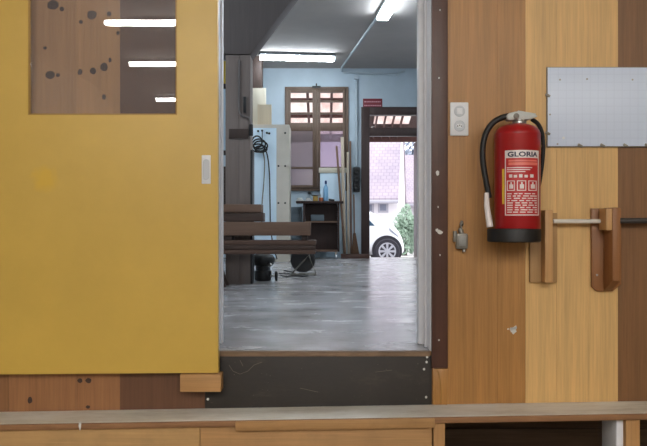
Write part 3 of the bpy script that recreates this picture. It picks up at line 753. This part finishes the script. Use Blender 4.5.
# loose cables on the floor
def cable(pts, r, label, mat=None, name='cable'):
    m_ = MB(); m_.tube(smooth_pts([Vector(p) for p in pts], 5), r, 8); return tag(m_.build(name, mat or M['rubber']), label, 'cable')
cable([(wx(281,8.3),8.3,ZF+.007),(wx(286,8.15),8.12,ZF+.007),(wx(291,8.2),8.2,ZF+.007),(wx(297,8.3),8.22,ZF+.007),(wx(303,8.2),8.15,ZF+.007),(wx(308,8.25),8.25,ZF+.007)], .006, 'thin black cable trailing on the floor before the reel')
cable([(wx(279,8.6),8.6,ZF+.007),(wx(283,8.5),8.7,ZF+.007),(wx(289,8.6),8.6,ZF+.007),(wx(294,8.8),8.82,ZF+.007),(wx(284,9.2),9.2,ZF+.007)], .006, 'thin black cable curled on the floor between vacuum and reel')
# --- tall cabinet with a white door panel
Yw = 11.35; kx0, kx1, kxm = wx(250,Yw), wx(289.3,Yw), wx(276.5,Yw); kt = wz(124.5,Yw)
cb = thing('tall_cabinet', ((kx0+kx1)/2, Yw+.3, ZF), 'tall beige cabinet with a shiny white front panel beyond the post', 'cabinet')
B(kx0, kx1, Yw, Yw+.62, ZF+.001, kt, .006).build('body', M['cab_beige'], cb)
B(kx0+.01, kxm, Yw-.012, Yw-.0005, ZF+.05, wz(128,Yw), .003).build('door', M['cab_white'], cb)
for px, py in ((278.5,166),(285.2,133),(285.2,166),(285.2,203),(278.5,203)):
    m_ = MB(); m_.lathe([(.014,0),(.014,-.006),(.009,-.011)], (wx(px,Yw),Yw,wz(py,Yw)), 14, 'y'); m_.build('screw', M['black'], cb)
for px, py in ((258.2,131.2),(262.2,130.8),(267,133),(269.3,133.5)):
    m_ = MB(); m_.lathe([(.016,0),(.016,-.012),(.01,-.02)], (wx(px,Yw),Yw-.012,wz(py,Yw)), 14, 'y'); m_.build('hook', M['black'], cb)
# coil of cable on the cabinet hooks
m_ = MB(); Yh = Yw-.078
for k, (cxp, cyp, rx, ry) in enumerate(((259,144,6.5,5),(260.5,146,7,5),(258,148,6.5,4),(257,142,5,6),(261,149,6,3.2))):
    m_.tube([W(cxp+rx*math.cos(a), cyp+ry*math.sin(a), Yh-.012*k+.03*math.sin(a*2)*.3) for a in [2*PI*i/24 for i in range(24)]], .011, 7, True)
m_.tube([W(262.2,131.5,Yw-.0415), W(262.2,138,Yw-.055), W(262,142,Yh)], .007, 8)
coil = tag(m_.build('cable_coil', M['rubber']), 'black coiled cable hanging from the hooks of the tall cabinet', 'cable')
for pts, mt in (([(264,147,.07),(267.5,156,.05),(269.5,175,.035),(270,200,.035),(270.5,225,.045),(273,245,.1),(277,259,.15)], M['rubber']), ([(262.5,150,.07),(264.5,160,.04),(264,180,.035),(262,205,.035),(261.5,230,.045)], M['grey_metal'])):
    m_ = MB(); m_.tube(smooth_pts([W(a, b_, Yw-c_-.025) for a, b_, c_ in pts], 5), .009, 8); m_.build('hanging_end', mt, coil)
# boards standing on top of the cabinet
tag(B(wx(246,Yw+.35), wx(266,Yw+.35), Yw+.35, Yw+.375, kt+.001, wz(88,Yw+.35), .003).build('board', M['cream']), 'taller cream board standing on top of the tall cabinet', 'board', 'boards on the tall cabinet')
tag(B(wx(257.5,Yw+.12), wx(271.5,Yw+.12), Yw+.12, Yw+.16, kt+.001, wz(104.5,Yw+.12), .003).build('board', M['ply']), 'shorter cream board in front on top of the tall cabinet', 'board', 'boards on the tall cabinet')
# dark box under the ceiling
Yx = 11.75
bx = thing('hanging_box', (wx(248,Yx), Yx+.1, wz(91,Yx)), 'dark brown box hung from the ceiling next to the lamp', 'box')
B(wx(238,Yx), wx(261,Yx), Yx+.12, Yx+.4, wz(91,Yx), ZT-.002, .004).build('body', M['dark_wood'], bx)
B(wx(239,Yx), wx(260,Yx), Yx+.105, Yx+.119, wz(90,Yx), ZT-.03, .003).build('front', M['dark_wood'], bx)
# --- shelf seen in the slot beside the post
Yz = 9.0; zx1 = wx(232,Yz); zx0 = zx1-1.1
sh = thing('shelf_unit', ((zx0+zx1)/2, Yz+.2, ZF), 'dark shelving glimpsed between the yellow door and the post', 'shelf')
for x in (zx0, zx1-.04):
    for y in (Yz, Yz+.36): B(x, x+.04, y, y+.04, ZF+.001, wz(40,Yz)).build('upright', M['dark_wood'], sh)
for py in (83,150,205): B(zx0+.001, zx1-.001, Yz+.041, Yz+.359, wz(py,Yz)-.03, wz(py,Yz)).build('shelf', M['dark_wood'], sh)
tag(B(zx0+.1, zx1-.045, Yz+.05, Yz+.34, wz(83,Yz)+.001, wz(60,Yz), .008).build('crate', M['crate_yellow']), 'yellow crate on the upper shelf beside the post', 'crate')
tag(B(zx0+.15, zx1-.045, Yz+.06, Yz+.33, wz(150,Yz)+.001, wz(88,Yz), .006).build('carton', M['pale_board']), 'pale carton on the shelf below the yellow crate', 'carton')
tag(B(zx0+.3, zx1-.045, Yz+.06, Yz+.33, wz(205,Yz)+.001, wz(166,Yz), .006).build('carton', M['dark_wood']), 'dark carton on the lowest shelf beside the post', 'carton')

# --- window in the back wall
Yn = YB-.03
win = thing('window_1', ((WX0+WX1)/2, YB, WZ0), 'brown framed two sash window in the pale blue end wall', 'window', kind='structure')
def fr(x0, x1, z0, z1, y0, y1, t, m, name, par):
    q = MB(); q.box(x0, x0+t, y0, y1, z0, z1, .003); q.box(x1-t, x1, y0, y1, z0, z1, .003); q.box(x0+t, x1-t, y0, y1, z0, z0+t, .003); q.box(x0+t, x1-t, y0, y1, z1-t, z1, .003)
    return q.build(name, m, par)
fr(WX0, WX1, WZ0, WZ1, Yn, YB+.12, .05, M['frame_brown'], 'window_frame', win)
xm = wx(316.5,YB)
B(xm-.022, xm+.022, Yn-.03, YB+.045, WZ0+.051, WZ1-.051, .004).build('mullion', M['frame_brown'], win)
for i, (a, b_) in enumerate(((WX0+.052, xm-.023), (xm+.023, WX1-.052))):
    z0, z1 = WZ0+.052, WZ1-.052
    sa = fr(a, b_, z0, z1, Yn-.012, YB+.04, .042, M['frame_brown'], 'sash', win)
    q = MB()
    zr1, zr2 = wz(131,YB), wz(123,YB)
    q.box(a+.042, b_-.042, Yn-.008, YB+.036, zr1, zr2, .003)
    for py in (101.5, 113.5, 168): q.box(a+.042, b_-.042, Yn, YB+.02, wz(py+1,YB), wz(py-1,YB), .002)
    q.build('glazing_bar', M['frame_brown'], sa)
    q = MB(); q.box(a+.043, b_-.043, YB+.0, YB+.004, z0+.043, zr1); q.build('lower_pane', M['frosted' if i == 0 else 'frosted_clear'], sa)
    q = MB(); q.box(a+.043, b_-.043, YB+.0, YB+.004, zr2, z1-.043); q.build('upper_pane', M['clear'], sa)
q = MB(); q.tube([(xm,Yn-.02,WZ1-.02),(xm+.0,Yn-.02,WZ1+.05)], .012, 8); q.box(xm-.07, xm+.07, Yn-.03, Yn-.012, WZ1-.02, WZ1+.01, .003); q.build('bolt', M['black'], win)
# --- outer doorway
dr = thing('door_2', ((DX0+DX1)/2, YB, ZF), 'dark brown frame of the open outer doorway with a transom light', 'door frame', kind='structure')
jl = wx(369.5,YB); jw = jl-DX0
m_ = MB(); m_.box(DX0-.03, jl, YB-.035, YB+.125, ZF+.001, DZ1+.03, .006); m_.box(DX1-jw, DX1+.03, YB-.035, YB+.125, ZF+.001, DZ1+.03, .006)
m_.box(jl, DX1-jw, YB-.035, YB+.125, wz(115,YB), DZ1+.03, .006); m_.build('door_frame', M['door_brown'], dr)
m_ = MB(); m_.box(jl+.001, DX1-jw-.001, YB-.02, YB+.12, wz(136,YB), wz(128,YB), .004); m_.build('transom_bar', M['door_brown'], dr)
m_ = MB(); m_.box(jl+.002, DX1-jw-.002, YB+.02, YB+.025, wz(128,YB)+.001, wz(115,YB)-.001); m_.build('transom_pane', M['clear'], dr)
m_ = MB(); m_.box(jl, DX1-jw, YB+.001, YB+.13, ZF-.03, ZF-.002, .004); m_.build('sill', M['nosing'], dr)
# open door leaf, swung outwards against the far side
m_ = MB(); m_.box(DX1-jw-.06, DX1-jw-.015, YB+.14, YB+1.05, ZF-.1, wz(137,YB), .004); m_.build('door_leaf', M['door_brown'], dr)

# red sign above the door
Yg = YB-.012
sg = thing('sign', (wx(372.5,Yg), YB, wz(108,Yg)), 'small red sign above the corner of the outer doorway', 'sign')
B(wx(363,Yg), wx(382.3,Yg), Yg, YB-.001, wz(107.6,Yg), wz(98.6,Yg), .002).build('plate', M['sign_red'], sg)
m_ = MB()
for y in (101.2, 105.0):
    p = 364.4
    while p < 380.4:
        w = random.uniform(.9,1.7); m_.box(wx(p,Yg), wx(min(p+w,381.2),Yg), Yg-.001, Yg+.0005, wz(y+1.1,Yg), wz(y,Yg)); p += w+.55
m_.build('lettering', M['sign_ink'], sg)
# conduits
m_ = MB(); zc_ = ZT-.022
m_.tube([(.66,9.52,zc_),(wx(342,12.7),12.6,zc_),(wx(342,12.7),12.77,zc_-.03)], .018, 10)
tag(m_.build('conduit', M['conduit']), 'grey cable conduit crossing the ceiling from the lamp to the end wall', 'conduit')
m_ = MB(); yq = YB-.022
m_.tube([(wx(343.5,yq),yq,wz(72.5,yq)),(wx(397,yq),yq,wz(74.6,yq)),(wx(405,yq),yq,wz(71,yq))], .018, 10)
tag(m_.build('conduit', M['conduit']), 'grey conduit running level along the top of the end wall', 'conduit')
m_ = MB(); m_.tube([(wx(356.6,yq),yq,wz(80,yq)),(wx(356.6,yq),yq,wz(166,yq))], .024, 10)
tag(m_.build('conduit', M['conduit']), 'upright conduit dropping down the wall beside the dark door frame', 'conduit')
tag(B(wx(354,yq), wx(359,yq), yq-.035, YB-.001, wz(79.5,yq), wz(75.6,yq), .006).build('junction_box', M['conduit']), 'small grey junction box where the conduits meet', 'junction box')
# cluster of black sockets on the wall
Yo = YB-.06
os_ = thing('power_box', (wx(357,Yo), YB, wz(193,Yo)), 'black power outlet box on the wall between window and outer door', 'power outlet')
B(wx(353.2,Yo), wx(360,Yo), Yo, YB-.001, wz(192,Yo), wz(167,Yo), .012).build('box', M['black'], os_)
for py in (171.5,179.5,187.5):
    m_ = MB(); m_.lathe([(.045,0),(.05,-.02),(.035,-.035),(.02,-.03)], (wx(356.5,Yo),Yo,wz(py,Yo)), 20, 'y'); m_.build('outlet', M['rubber'], os_)

# --- work cart in front of the window
Ya, Yb_ = 12.22, 12.49
c0, c1x = wx(303,Ya), wx(339.5,Ya); ct = wz(201,Ya)
ca = thing('work_cart', ((c0+c1x)/2, (Ya+Yb_)/2, ZF), 'dark brown open fronted work cart on castors under the window', 'cart')
B(wx(296,Ya), wx(343.5,Ya), Ya-.03, Yb_+.01, ct-.035, ct, .004).build('top', M['cart'], ca)
for x in (c0, c1x-.03): B(x, x+.03, Ya, Yb_, ZF+.115, ct-.036, .003).build('side_panel', M['cart'], ca)
B(c0+.031, c1x-.031, Yb_-.02, Yb_, ZF+.115, ct-.036).build('back_panel', M['cart'], ca)
B(c0+.031, c1x-.031, Ya+.01, Yb_-.021, wz(222.5,Ya), wz(221,Ya)).build('shelf', M['plank_light'], ca)
B(c0+.031, c1x-.031, Ya+.01, Yb_-.021, ZF+.115, ZF+.14).build('floor_board', M['plank_light'], ca)
for x in (c0+.03, c1x-.05):
    for y in (Ya+.05, Yb_-.05):
        m_ = MB(); m_.lathe([(.015,-.014),(.036,-.014),(.04,-.008),(.04,.008),(.036,.014),(.015,.014)], (x,y,ZF+.0405), 18, 'x'); w_ = m_.build('caster', M['plastic_grey'], ca)
        B(x-.02, x+.02, y-.02, y+.02, ZF+.08, ZF+.114).build('fork', M['steel'], w_)
def onc(px): return wx(px, 12.4)
# things on the cart
for k, (a, b_, y0, y1, z, l) in enumerate(((296.6,304,12.23,12.44,0,'white paper sheets at the edge of the work cart'),(305.3,312,12.26,12.44,.0,'folded white paper behind the sheets on the work cart'))):
    q = MB()
    for j in range(3): q.box(onc(a)+.01*j, onc(b_)-.015*j, y0+.01*j, y1, ct+.004+.017*j, ct+.019+.017*j-.003*k, .001, rot=Matrix.Rotation(.06*j-.05,3,'Z'))
    tag(q.build('paper', M['paper']), l, 'paper', 'papers on the work cart')
q = MB(); q.lathe([(.04,ct+.001),(.042,ct+.01),(.042,ct+.075),(.038,ct+.085)], (onc(315.5),12.38,0), 24); cn = q.build('tin', M['can_yellow']); tag(cn, 'yellow tin in the middle of the work cart top', 'tin')
q = MB(); q.lathe([(.035,ct+.001),(.036,ct+.05),(.03,ct+.056)], (onc(321),12.34,0), 24); tag(q.build('tin', M['can_orange']), 'low orange brown tin between the yellow tin and blue bottle', 'tin')
q = MB(); q.lathe([(.02,ct+.0865),(.075,ct+.092),(.08,ct+.10),(.02,ct+.094)], (onc(316),12.38,0), 24); tag(q.build('lid', M['grey_metal']), 'grey lid lying on the yellow tin', 'lid')
q = thing('spray_bottle', (onc(325.8),12.42,ct+.001), 'tall pale blue spray bottle with dark cap on the work cart', 'bottle')
m_ = MB(); m_.lathe([(.034,ct+.001),(.038,ct+.01),(.038,ct+.2),(.03,ct+.235),(.014,ct+.26),(.014,ct+.275)], (onc(325.8),12.42,0), 24); m_.build('body', M['bottle_blue'], q)
m_ = MB(); m_.lathe([(.018,ct+.276),(.018,ct+.315),(.012,ct+.33)], (onc(325.8),12.42,0), 18); m_.build('cap', M['blue_cap'], q)
q = MB(); q.lathe([(.026,ct+.001),(.028,ct+.01),(.028,ct+.15),(.012,ct+.18),(.012,ct+.2)], (onc(321.9),12.455,0), 20); tag(q.build('bottle', M['pale_board']), 'small pale bottle beside the tall spray bottle on the cart', 'bottle')
q = MB(); q.box(onc(328.5), onc(334.5), 12.3, 12.37, ct+.001, ct+.035, .01, rot=Matrix.Rotation(.15,3,'Y')*1); tag(q.build('hand_tool', M['black']), 'black hand tool lying at the end of the work cart', 'tool')
q = MB(); q.box(c0+.12, c0+.33, Ya+.06, Ya+.22, wz(221,Ya)+.001, wz(221,Ya)+.10, .012); tag(q.build('tool_case', M['bin_grey']), 'dim grey case on the shelf inside the work cart', 'case')
# grey bins between cabinet and cart
Yi = 12.45
gb = thing('parts_bin', (wx(294.5,Yi), Yi+.1, ZF), 'grey blue drawer unit squeezed between tall cabinet and work cart', 'drawer unit')
B(wx(287,Yi), wx(301.5,Yi), Yi, Yi+.3, ZF+.001, wz(207,Yi), .006).build('body', M['bin_grey'], gb)
for py in (211,219,227,236): B(wx(288,Yi), wx(300.5,Yi), Yi-.012, Yi-.0005, wz(py+3.2,Yi), wz(py-2.6,Yi), .003).build('drawer', M['bin_grey'], gb)
m_ = B(wx(308.2,YB-.05), wx(311.4,YB-.05), YB-.06, YB-.001, wz(194,YB), wz(191,YB)-.004, .006)
tag(m_.build('switch_box', M['black']), 'tiny black switch box just below the left window sash', 'switch')
# --- pale board and slats leaning behind the cart
pb = thing('pale_board', (wx(332,12.74), 12.75, ZF), 'pale blue board with cream top rail standing behind the work cart', 'board')
B(wx(320,12.74), wx(345.5,12.74), 12.735, 12.755, ZF+.001, wz(173,12.74), .003).build('sheet', M['pale_board'], pb)
B(wx(318.8,12.72), wx(346.5,12.72), 12.72, 12.765, wz(173,12.74)+.001, wz(167.8,12.74), .006).build('rail', M['cream'], pb)
def slat(pxa, pya, pxb, Yfoot, Ytop, w, m, label):
    a = Vector((wx(pxb,Yfoot), Yfoot, ZF+.004)); b_ = W(pxa, pya, Ytop)
    q = MB(); h = w/2; t = .012
    q.hexa([(a.x-h,a.y-t,a.z),(a.x+h,a.y-t,a.z),(a.x+h,a.y+t,a.z),(a.x-h,a.y+t,a.z),(b_.x-h,b_.y-t,b_.z),(b_.x+h,b_.y-t,b_.z),(b_.x+h,b_.y+t,b_.z),(b_.x-h,b_.y+t,b_.z)], .003)
    tag(q.build('slat', m), label, 'slat', 'slats leaning by the window')
slat(336.5,146,345.2,12.60,12.695,.035,M['slat_brown'],'thin brown slat leaning at the edge of the pale board')
slat(342.2,137,344.8,12.66,12.70,.05,M['slat'],'wide pale slat leaning against the window frame')
slat(347.6,152,348.6,12.66,12.78,.035,M['slat'],'pale slat leaning just past the window frame')
slat(350.2,141,351.2,12.70,12.80,.03,M['slat_brown'],'brown slat leaning nearest the black outlet box')
# broom
br = thing('broom', (wx(355,12.6), 12.6, ZF), 'brown broom standing in the corner beside the outer door frame', 'broom')
m_ = MB(); m_.hexa([(wx(351.3,12.55),12.50,ZF+.002),(wx(360,12.55),12.50,ZF+.002),(wx(360,12.55),12.59,ZF+.002),(wx(351.3,12.55),12.59,ZF+.002),(wx(353,12.6),12.55,wz(233,12.6)),(wx(355.6,12.6),12.55,wz(233,12.6)),(wx(355.6,12.6),12.585,wz(233,12.6)),(wx(353,12.6),12.585,wz(233,12.6))], .006); m_.build('bristles', M['bristle'], br)
m_ = MB(); m_.tube([W(354.3,233.5,12.57), W(354.0,205,12.66), W(353.8,194.5,12.69)], .012, 10); m_.build('handle', M['slat_brown'], br)
tag(B(wx(341,12.3), wx(370,12.3), 12.36, 12.44, ZF+.001, ZF+.075, .006).build('timber', M['casing']), 'reddish brown timber lying on the floor by the outer door', 'timber')

# ================================================================== OUTSIDE
ZG = ZC - .955
struct(B(-40, 60, YB+.13, 90, ZG-.1, ZG).build('ground', M['ground']), 'pale paved yard outside the outer door', 'ground')
# canopy on the outside of the end wall
cn = thing('canopy', (.5, YB+.3, 3.9), 'lean-to canopy with rafters and clear sheets over window and door', 'canopy')
def czz(y): return ZC + 2.45 - .224*(y-12.9)
ya, yb = YB+.14, 15.8
def cslab(x0, x1, y0, y1, lo, hi, mb): mb.hexa([(x0,y0,czz(y0)+lo),(x1,y0,czz(y0)+lo),(x1,y1,czz(y1)+lo),(x0,y1,czz(y1)+lo),(x0,y0,czz(y0)+hi),(x1,y0,czz(y0)+hi),(x1,y1,czz(y1)+hi),(x0,y1,czz(y1)+hi)])
xsA, xsB = -2.6, .62
m_ = MB(); cslab(xsA, xsB, ya, yb, .0, .008, m_); m_.build('clear_sheet', M['sheet'], cn)
m_ = MB(); sk0, sk1 = wx(374,15), wx(410,15)
cslab(sk0, sk1, 14.8, 15.22, .0, .008, m_); m_.build('clear_sheet', M['sheet'], cn)
m_ = MB(); cslab(xsB+.001, 3.4, ya, 14.799, .0, .02, m_); cslab(xsB+.001, 3.4, 15.221, yb, 0, .02, m_); cslab(xsB+.001, sk0-.001, 14.8, 15.22, 0, .02, m_); cslab(sk1+.001, 3.4, 14.8, 15.22, 0, .02, m_); m_.build('deck', M['canopy_deck'], cn)
for x in (-2.5,-1.9,-1.3,-.75,-.3,.12,.5,1.0,1.16,1.32,1.48,2.2,2.9):
    w = .02 if .9 < x < 1.6 else .045
    m_ = MB(); cslab(x, x+w, ya, yb, -.10, -.001, m_); m_.build('rafter', M['rafter'], cn)
for y in (13.9, 14.7): 
    m_ = MB(); cslab(xsA, xsB, y, y+.06, -.05, -.001, m_); m_.build('purlin', M['rafter'], cn)
m_ = MB(); m_.box(-2.6, 3.4, yb, yb+.05, czz(yb)-.16, czz(yb)+.03); m_.build('fascia', M['rafter'], cn)
for x in (-2.55, 3.3): B(x, x+.1, yb-.1, yb, ZG, czz(yb)-.101).build('post', M['rafter'], cn)

# --- car
Yt = 18.3; fx = wx(387, Yt)
car = thing('car', (fx-1.2, Yt+.8, ZG), 'white small car parked in the yard outside the outer door', 'car')
HW = .80
prof = [ # x from front axle, underside, top, halfwidth
 (.44,.34,.36,.42),(.42,.24,.50,.58),(.37,.20,.64,.68),(.28,.18,.80,.75),(.16,.18,.93,.78),(.02,.18,1.04,HW),(-.2,.18,1.15,HW),(-.5,.18,1.30,HW),(-.8,.18,1.40,HW),(-1.2,.18,1.46,HW),(-1.7,.18,1.46,HW),(-2.2,.18,1.40,HW),(-2.6,.2,1.26,.78),(-2.85,.26,1.0,.72),(-2.95,.34,.7,.62)]
def csec(x, lo, hi, hw):
    pts = []; belt = min(.86, lo+(hi-lo)*.72)
    for (u, v) in ((-.85,0),(-.97,.18),(-1,.45),(-.99,.8),(-.95,1)): pts.append((u*hw, lo+(belt-lo)*v))
    for (u, v) in ((-.88,.35),(-.80,.75),(-.66,.94),(-.35,1),(.35,1),(.66,.94),(.80,.75),(.88,.35)): pts.append((u*hw, belt+(hi-belt)*v))
    for (u, v) in ((.95,1),(.99,.8),(1,.45),(.97,.18),(.85,0)): pts.append((u*hw, lo+(belt-lo)*v))
    return [Vector((fx+x, Yt+.8+a, ZG+b)) for a, b in pts]
t = bmesh.new(); rings = [[t.verts.new(p) for p in csec(*s)] for s in prof]
for A_, B_ in zip(rings[:-1], rings[1:]):
    n = len(A_)
    for k in range(n): t.faces.new((A_[k], A_[(k+1)%n], B_[(k+1)%n], B_[k]))
t.faces.new(rings[0]); t.faces.new(rings[-1][::-1]); bmesh.ops.recalc_face_normals(t, faces=t.faces)
m_ = MB(); m_._add(t, True); bo = m_.build('car_body', M['car_white'], car, sharp=60)
sb = bo.modifiers.new('smooth', 'SUBSURF'); sb.levels = 2; sb.render_levels = 2
for s, yy in ((-1, Yt), (1, Yt+1.6)):
    for ax in (0, -2.3):
        m_ = MB(); m_.lathe([(.355,0),(.355,s*.012),(.28,s*.016)], (fx+ax, yy-s*.0+s*.004, ZG+.31), 36, 'y'); m_.build('wheel_arch', M['tyre'], car)
        wc = (fx+ax, yy+s*.02, ZG+.295)
        m_ = MB(); m_.lathe([(.19,-.06*s),(.26,-.06*s),(.295,-.03*s),(.295,.05*s),(.275,.075*s),(.20,.07*s)], wc, 36, 'y'); wh = m_.build('wheel', M['tyre'], car)
        m_ = MB()
        m_.lathe([(.205,.068*s),(.205,.078*s),(.175,.072*s),(.175,.055*s)], wc, 36, 'y', cap=False); m_.lathe([(.055,.04*s),(.055,.074*s),(.03,.08*s)], wc, 20, 'y')
        for k in range(8):
            a = 2*PI*k/8; c2_ = Vector(wc); ca_, sa_ = math.cos(a), math.sin(a); yo = c2_.y
            p = lambda r, w, dy: (c2_.x+r*ca_-w*sa_, yo+dy*s, c2_.z+r*sa_+w*ca_)
            m_.hexa([p(.04,-.02,.05),p(.19,-.03,.05),p(.19,.03,.05),p(.04,.02,.05),p(.04,-.02,.072),p(.19,-.03,.072),p(.19,.03,.072),p(.04,.02,.072)])
        m_.build('alloy_rim', M['rim'], wh)
for s in (-1,1):
    yc = Yt+.8
    def sp(x, z, o=.012):   # a point on the leaning side above the belt
        f = (z-.86)/.55; return (fx+x, yc+s*(HW*(.955-.10*f)+o-.02), ZG+z)
    m_ = MB(); t = bmesh.new()
    for poly in ([(-.28,.89),(-.48,1.10),(-.80,1.27),(-1.15,1.30),(-1.15,.89)], [(-1.22,.89),(-1.22,1.30),(-1.7,1.31),(-2.15,1.24),(-2.3,.92)]):
        A_ = [t.verts.new(sp(*q, .012)) for q in poly]; B_ = [t.verts.new(sp(*q, -.03)) for q in poly]
        t.faces.new(A_); t.faces.new(B_[::-1])
        for k in range(len(poly)): t.faces.new((A_[k], B_[k], B_[(k+1)%len(poly)], A_[(k+1)%len(poly)]))
    bmesh.ops.recalc_face_normals(t, faces=t.faces); m_._add(t); m_.build('side_window', M['car_glass'], car)
    m_ = MB(); m_.hexa([(fx+.12,yc+s*.70,ZG+.74),(fx+.31,yc+s*.58,ZG+.60),(fx+.31,yc+s*.70,ZG+.58),(fx+.12,yc+s*.785,ZG+.74),(fx+.05,yc+s*.70,ZG+.87),(fx+.27,yc+s*.58,ZG+.68),(fx+.27,yc+s*.715,ZG+.66),(fx+.05,yc+s*.785,ZG+.84)], .02); m_.build('headlight', M['lamp_glass'], car)
m_ = MB(); m_.box(fx+.36, fx+.46, Yt+.4, Yt+1.2, ZG+.24, ZG+.36, .02); m_.build('bumper_grille', M['tyre'], car)

# --- houses
def house(name, x, y, rz, L, Dp, hw, hr, label, wins):
    h = thing(name, (x, y, ZG), label, 'house'); h.rotation_euler.z = rz
    def put(mb, n, m, par=h):
        o = mb.build(n, m, None, origin=(0,0,0)); o.parent = par; return o
    m_ = MB()
    t = bmesh.new()
    A_ = [t.verts.new(p) for p in ((-L,0,0),(-L,Dp,0),(-L,Dp,hw),(-L,Dp/2,hr-.15),(-L,0,hw))]; B_ = [t.verts.new((0,v.co.y,v.co.z)) for v in A_]
    t.faces.new(A_); t.faces.new(B_)
    for k in range(5): t.faces.new((A_[k], A_[(k+1)%5], B_[(k+1)%5], B_[k]))
    bmesh.ops.recalc_face_normals(t, faces=t.faces); m_._add(t); put(m_, 'house_wall', M['house_white'])
    sl = (hr-hw)/(Dp/2)
    for s in (0, 1):
        m_ = MB(); e = .5
        ye = -e if s == 0 else Dp+e; ym = Dp/2; ze = hw - e*sl
        m_.hexa([(-L-.1,ye,ze),(.06,ye,ze),(.06,ym,hr),(-L-.1,ym,hr),(-L-.1,ye,ze+.14),(.06,ye,ze+.14),(.06,ym,hr+.14),(-L-.1,ym,hr+.14)]); put(m_, 'roof', M['tiles'])
    m_ = MB(); m_.tube([(-L,-.58,hw-.5*sl),(.05,-.58,hw-.5*sl)], .07, 8); put(m_, 'gutter', M['house_dark'])
    for (a, b_, z0, z1) in wins:
        m_ = MB(); m_.box(a, b_, -.02, .03, z0, z1); w_ = put(m_, 'window', M['house_dark'])
        m_ = MB(); m_.box(a+.08, b_-.08, -.03, -.021, z0+.08, z1-.08); put(m_, 'pane', M['lamp_glass'], w_)
    return h
house('house', wx(397.5,30), 30, math.radians(-8), 14, 8, 2.3, 6.6, 'white house with a steep mauve tiled roof beyond the car', [(-.75,-.35,1.35,1.75),(-1.25,-.9,1.35,1.75),(-2.6,-2.0,1.2,1.75),(-5,-4,.9,1.7)])
house('house', wx(455,40), 40, math.radians(3), 5.0, 7, 2.2, 4.6, 'lower house with pink tiled roof, further off past the white gable', [(-3.4,-2.6,.8,1.6)])
# --- bush and trees
def leafy(name, c, rx, rz, n, size, mat, label, cat, stem):
    h = thing(name, (c[0], c[1], ZG), label, cat)
    m_ = MB(); t = bmesh.new()
    lob = [(Vector((random.uniform(-.6,.6)*rx, random.uniform(-.6,.6)*rx, random.uniform(.3,.85)*rz)), random.uniform(.3,.5)) for _ in range(12)]
    for i in range(n):
        l, r = random.choice(lob); d = Vector((random.gauss(0,1),random.gauss(0,1),random.gauss(0,1))).normalized()*random.uniform(.6,1)
        p = Vector((c[0],c[1],ZG)) + l + Vector((d.x*rx*r, d.y*rx*r, d.z*rz*r*.8))
        if p.z < ZG+.03: continue
        u = Vector((random.gauss(0,1),random.gauss(0,1),random.gauss(0,1))).normalized(); v = u.orthogonal().normalized(); s = size*random.uniform(.6,1.3)
        vs = [t.verts.new(p+q) for q in (u*s, v*s*.45, -u*s, -v*s*.45)]; t.faces.new(vs)
    m_._add(t); m_.build('foliage', mat, h)
    m_ = MB()
    for k in range(stem): 
        a = 2*PI*k/stem+.3; m_.tube([(c[0]+.05*math.cos(a),c[1]+.05*math.sin(a),ZG),(c[0]+rx*.25*math.cos(a),c[1]+rx*.25*math.sin(a),ZG+rz*.4),(c[0]+rx*.4*math.cos(a),c[1]+rx*.4*math.sin(a),ZG+rz*.75)], [.05*rx+.01,.03*rx+.01,.01], 7)
    m_.build('stem', M['bark'], h)
leafy('bush', (wx(404.5,23),23), .46, 1.5, 2800, .05, M['leaf'], 'tall green bush behind the front of the white car', 'bush', 4)
leafy('bush', (wx(417.5,25.2),25.2), .30, 1.15, 1500, .05, M['leaf'], 'lower green bush at the edge of the outer doorway', 'bush', 3)
leafy('tree', (wx(413,52),52), 2.0, 6.0, 3500, .22, M['leaf_blue'], 'hazy bluish tree behind the lower pink roofed house', 'tree', 3)

# ================================================================== WORLD, CAMERA
w = bpy.data.worlds.new('overcast'); SC.world = w; w.use_nodes = True
bg = w.node_tree.nodes['Background']; bg.inputs[0].default_value = (.93,.95,1,1); bg.inputs[1].default_value = 3.0

cam = bpy.data.cameras.new('camera'); co = bpy.data.objects.new('camera', cam); COL.objects.link(co)
cam.sensor_width = 36; cam.lens = F/647*36; co.location = (0,0,ZC); co.rotation_euler = (PI/2,0,0); cam.clip_end = 300
SC.camera = co
vs = SC.view_settings
vs.view_transform = 'Standard'; vs.look = 'None'; vs.exposure = 0; vs.gamma = 1
try: vs.use_curve_mapping = False
except Exception: pass
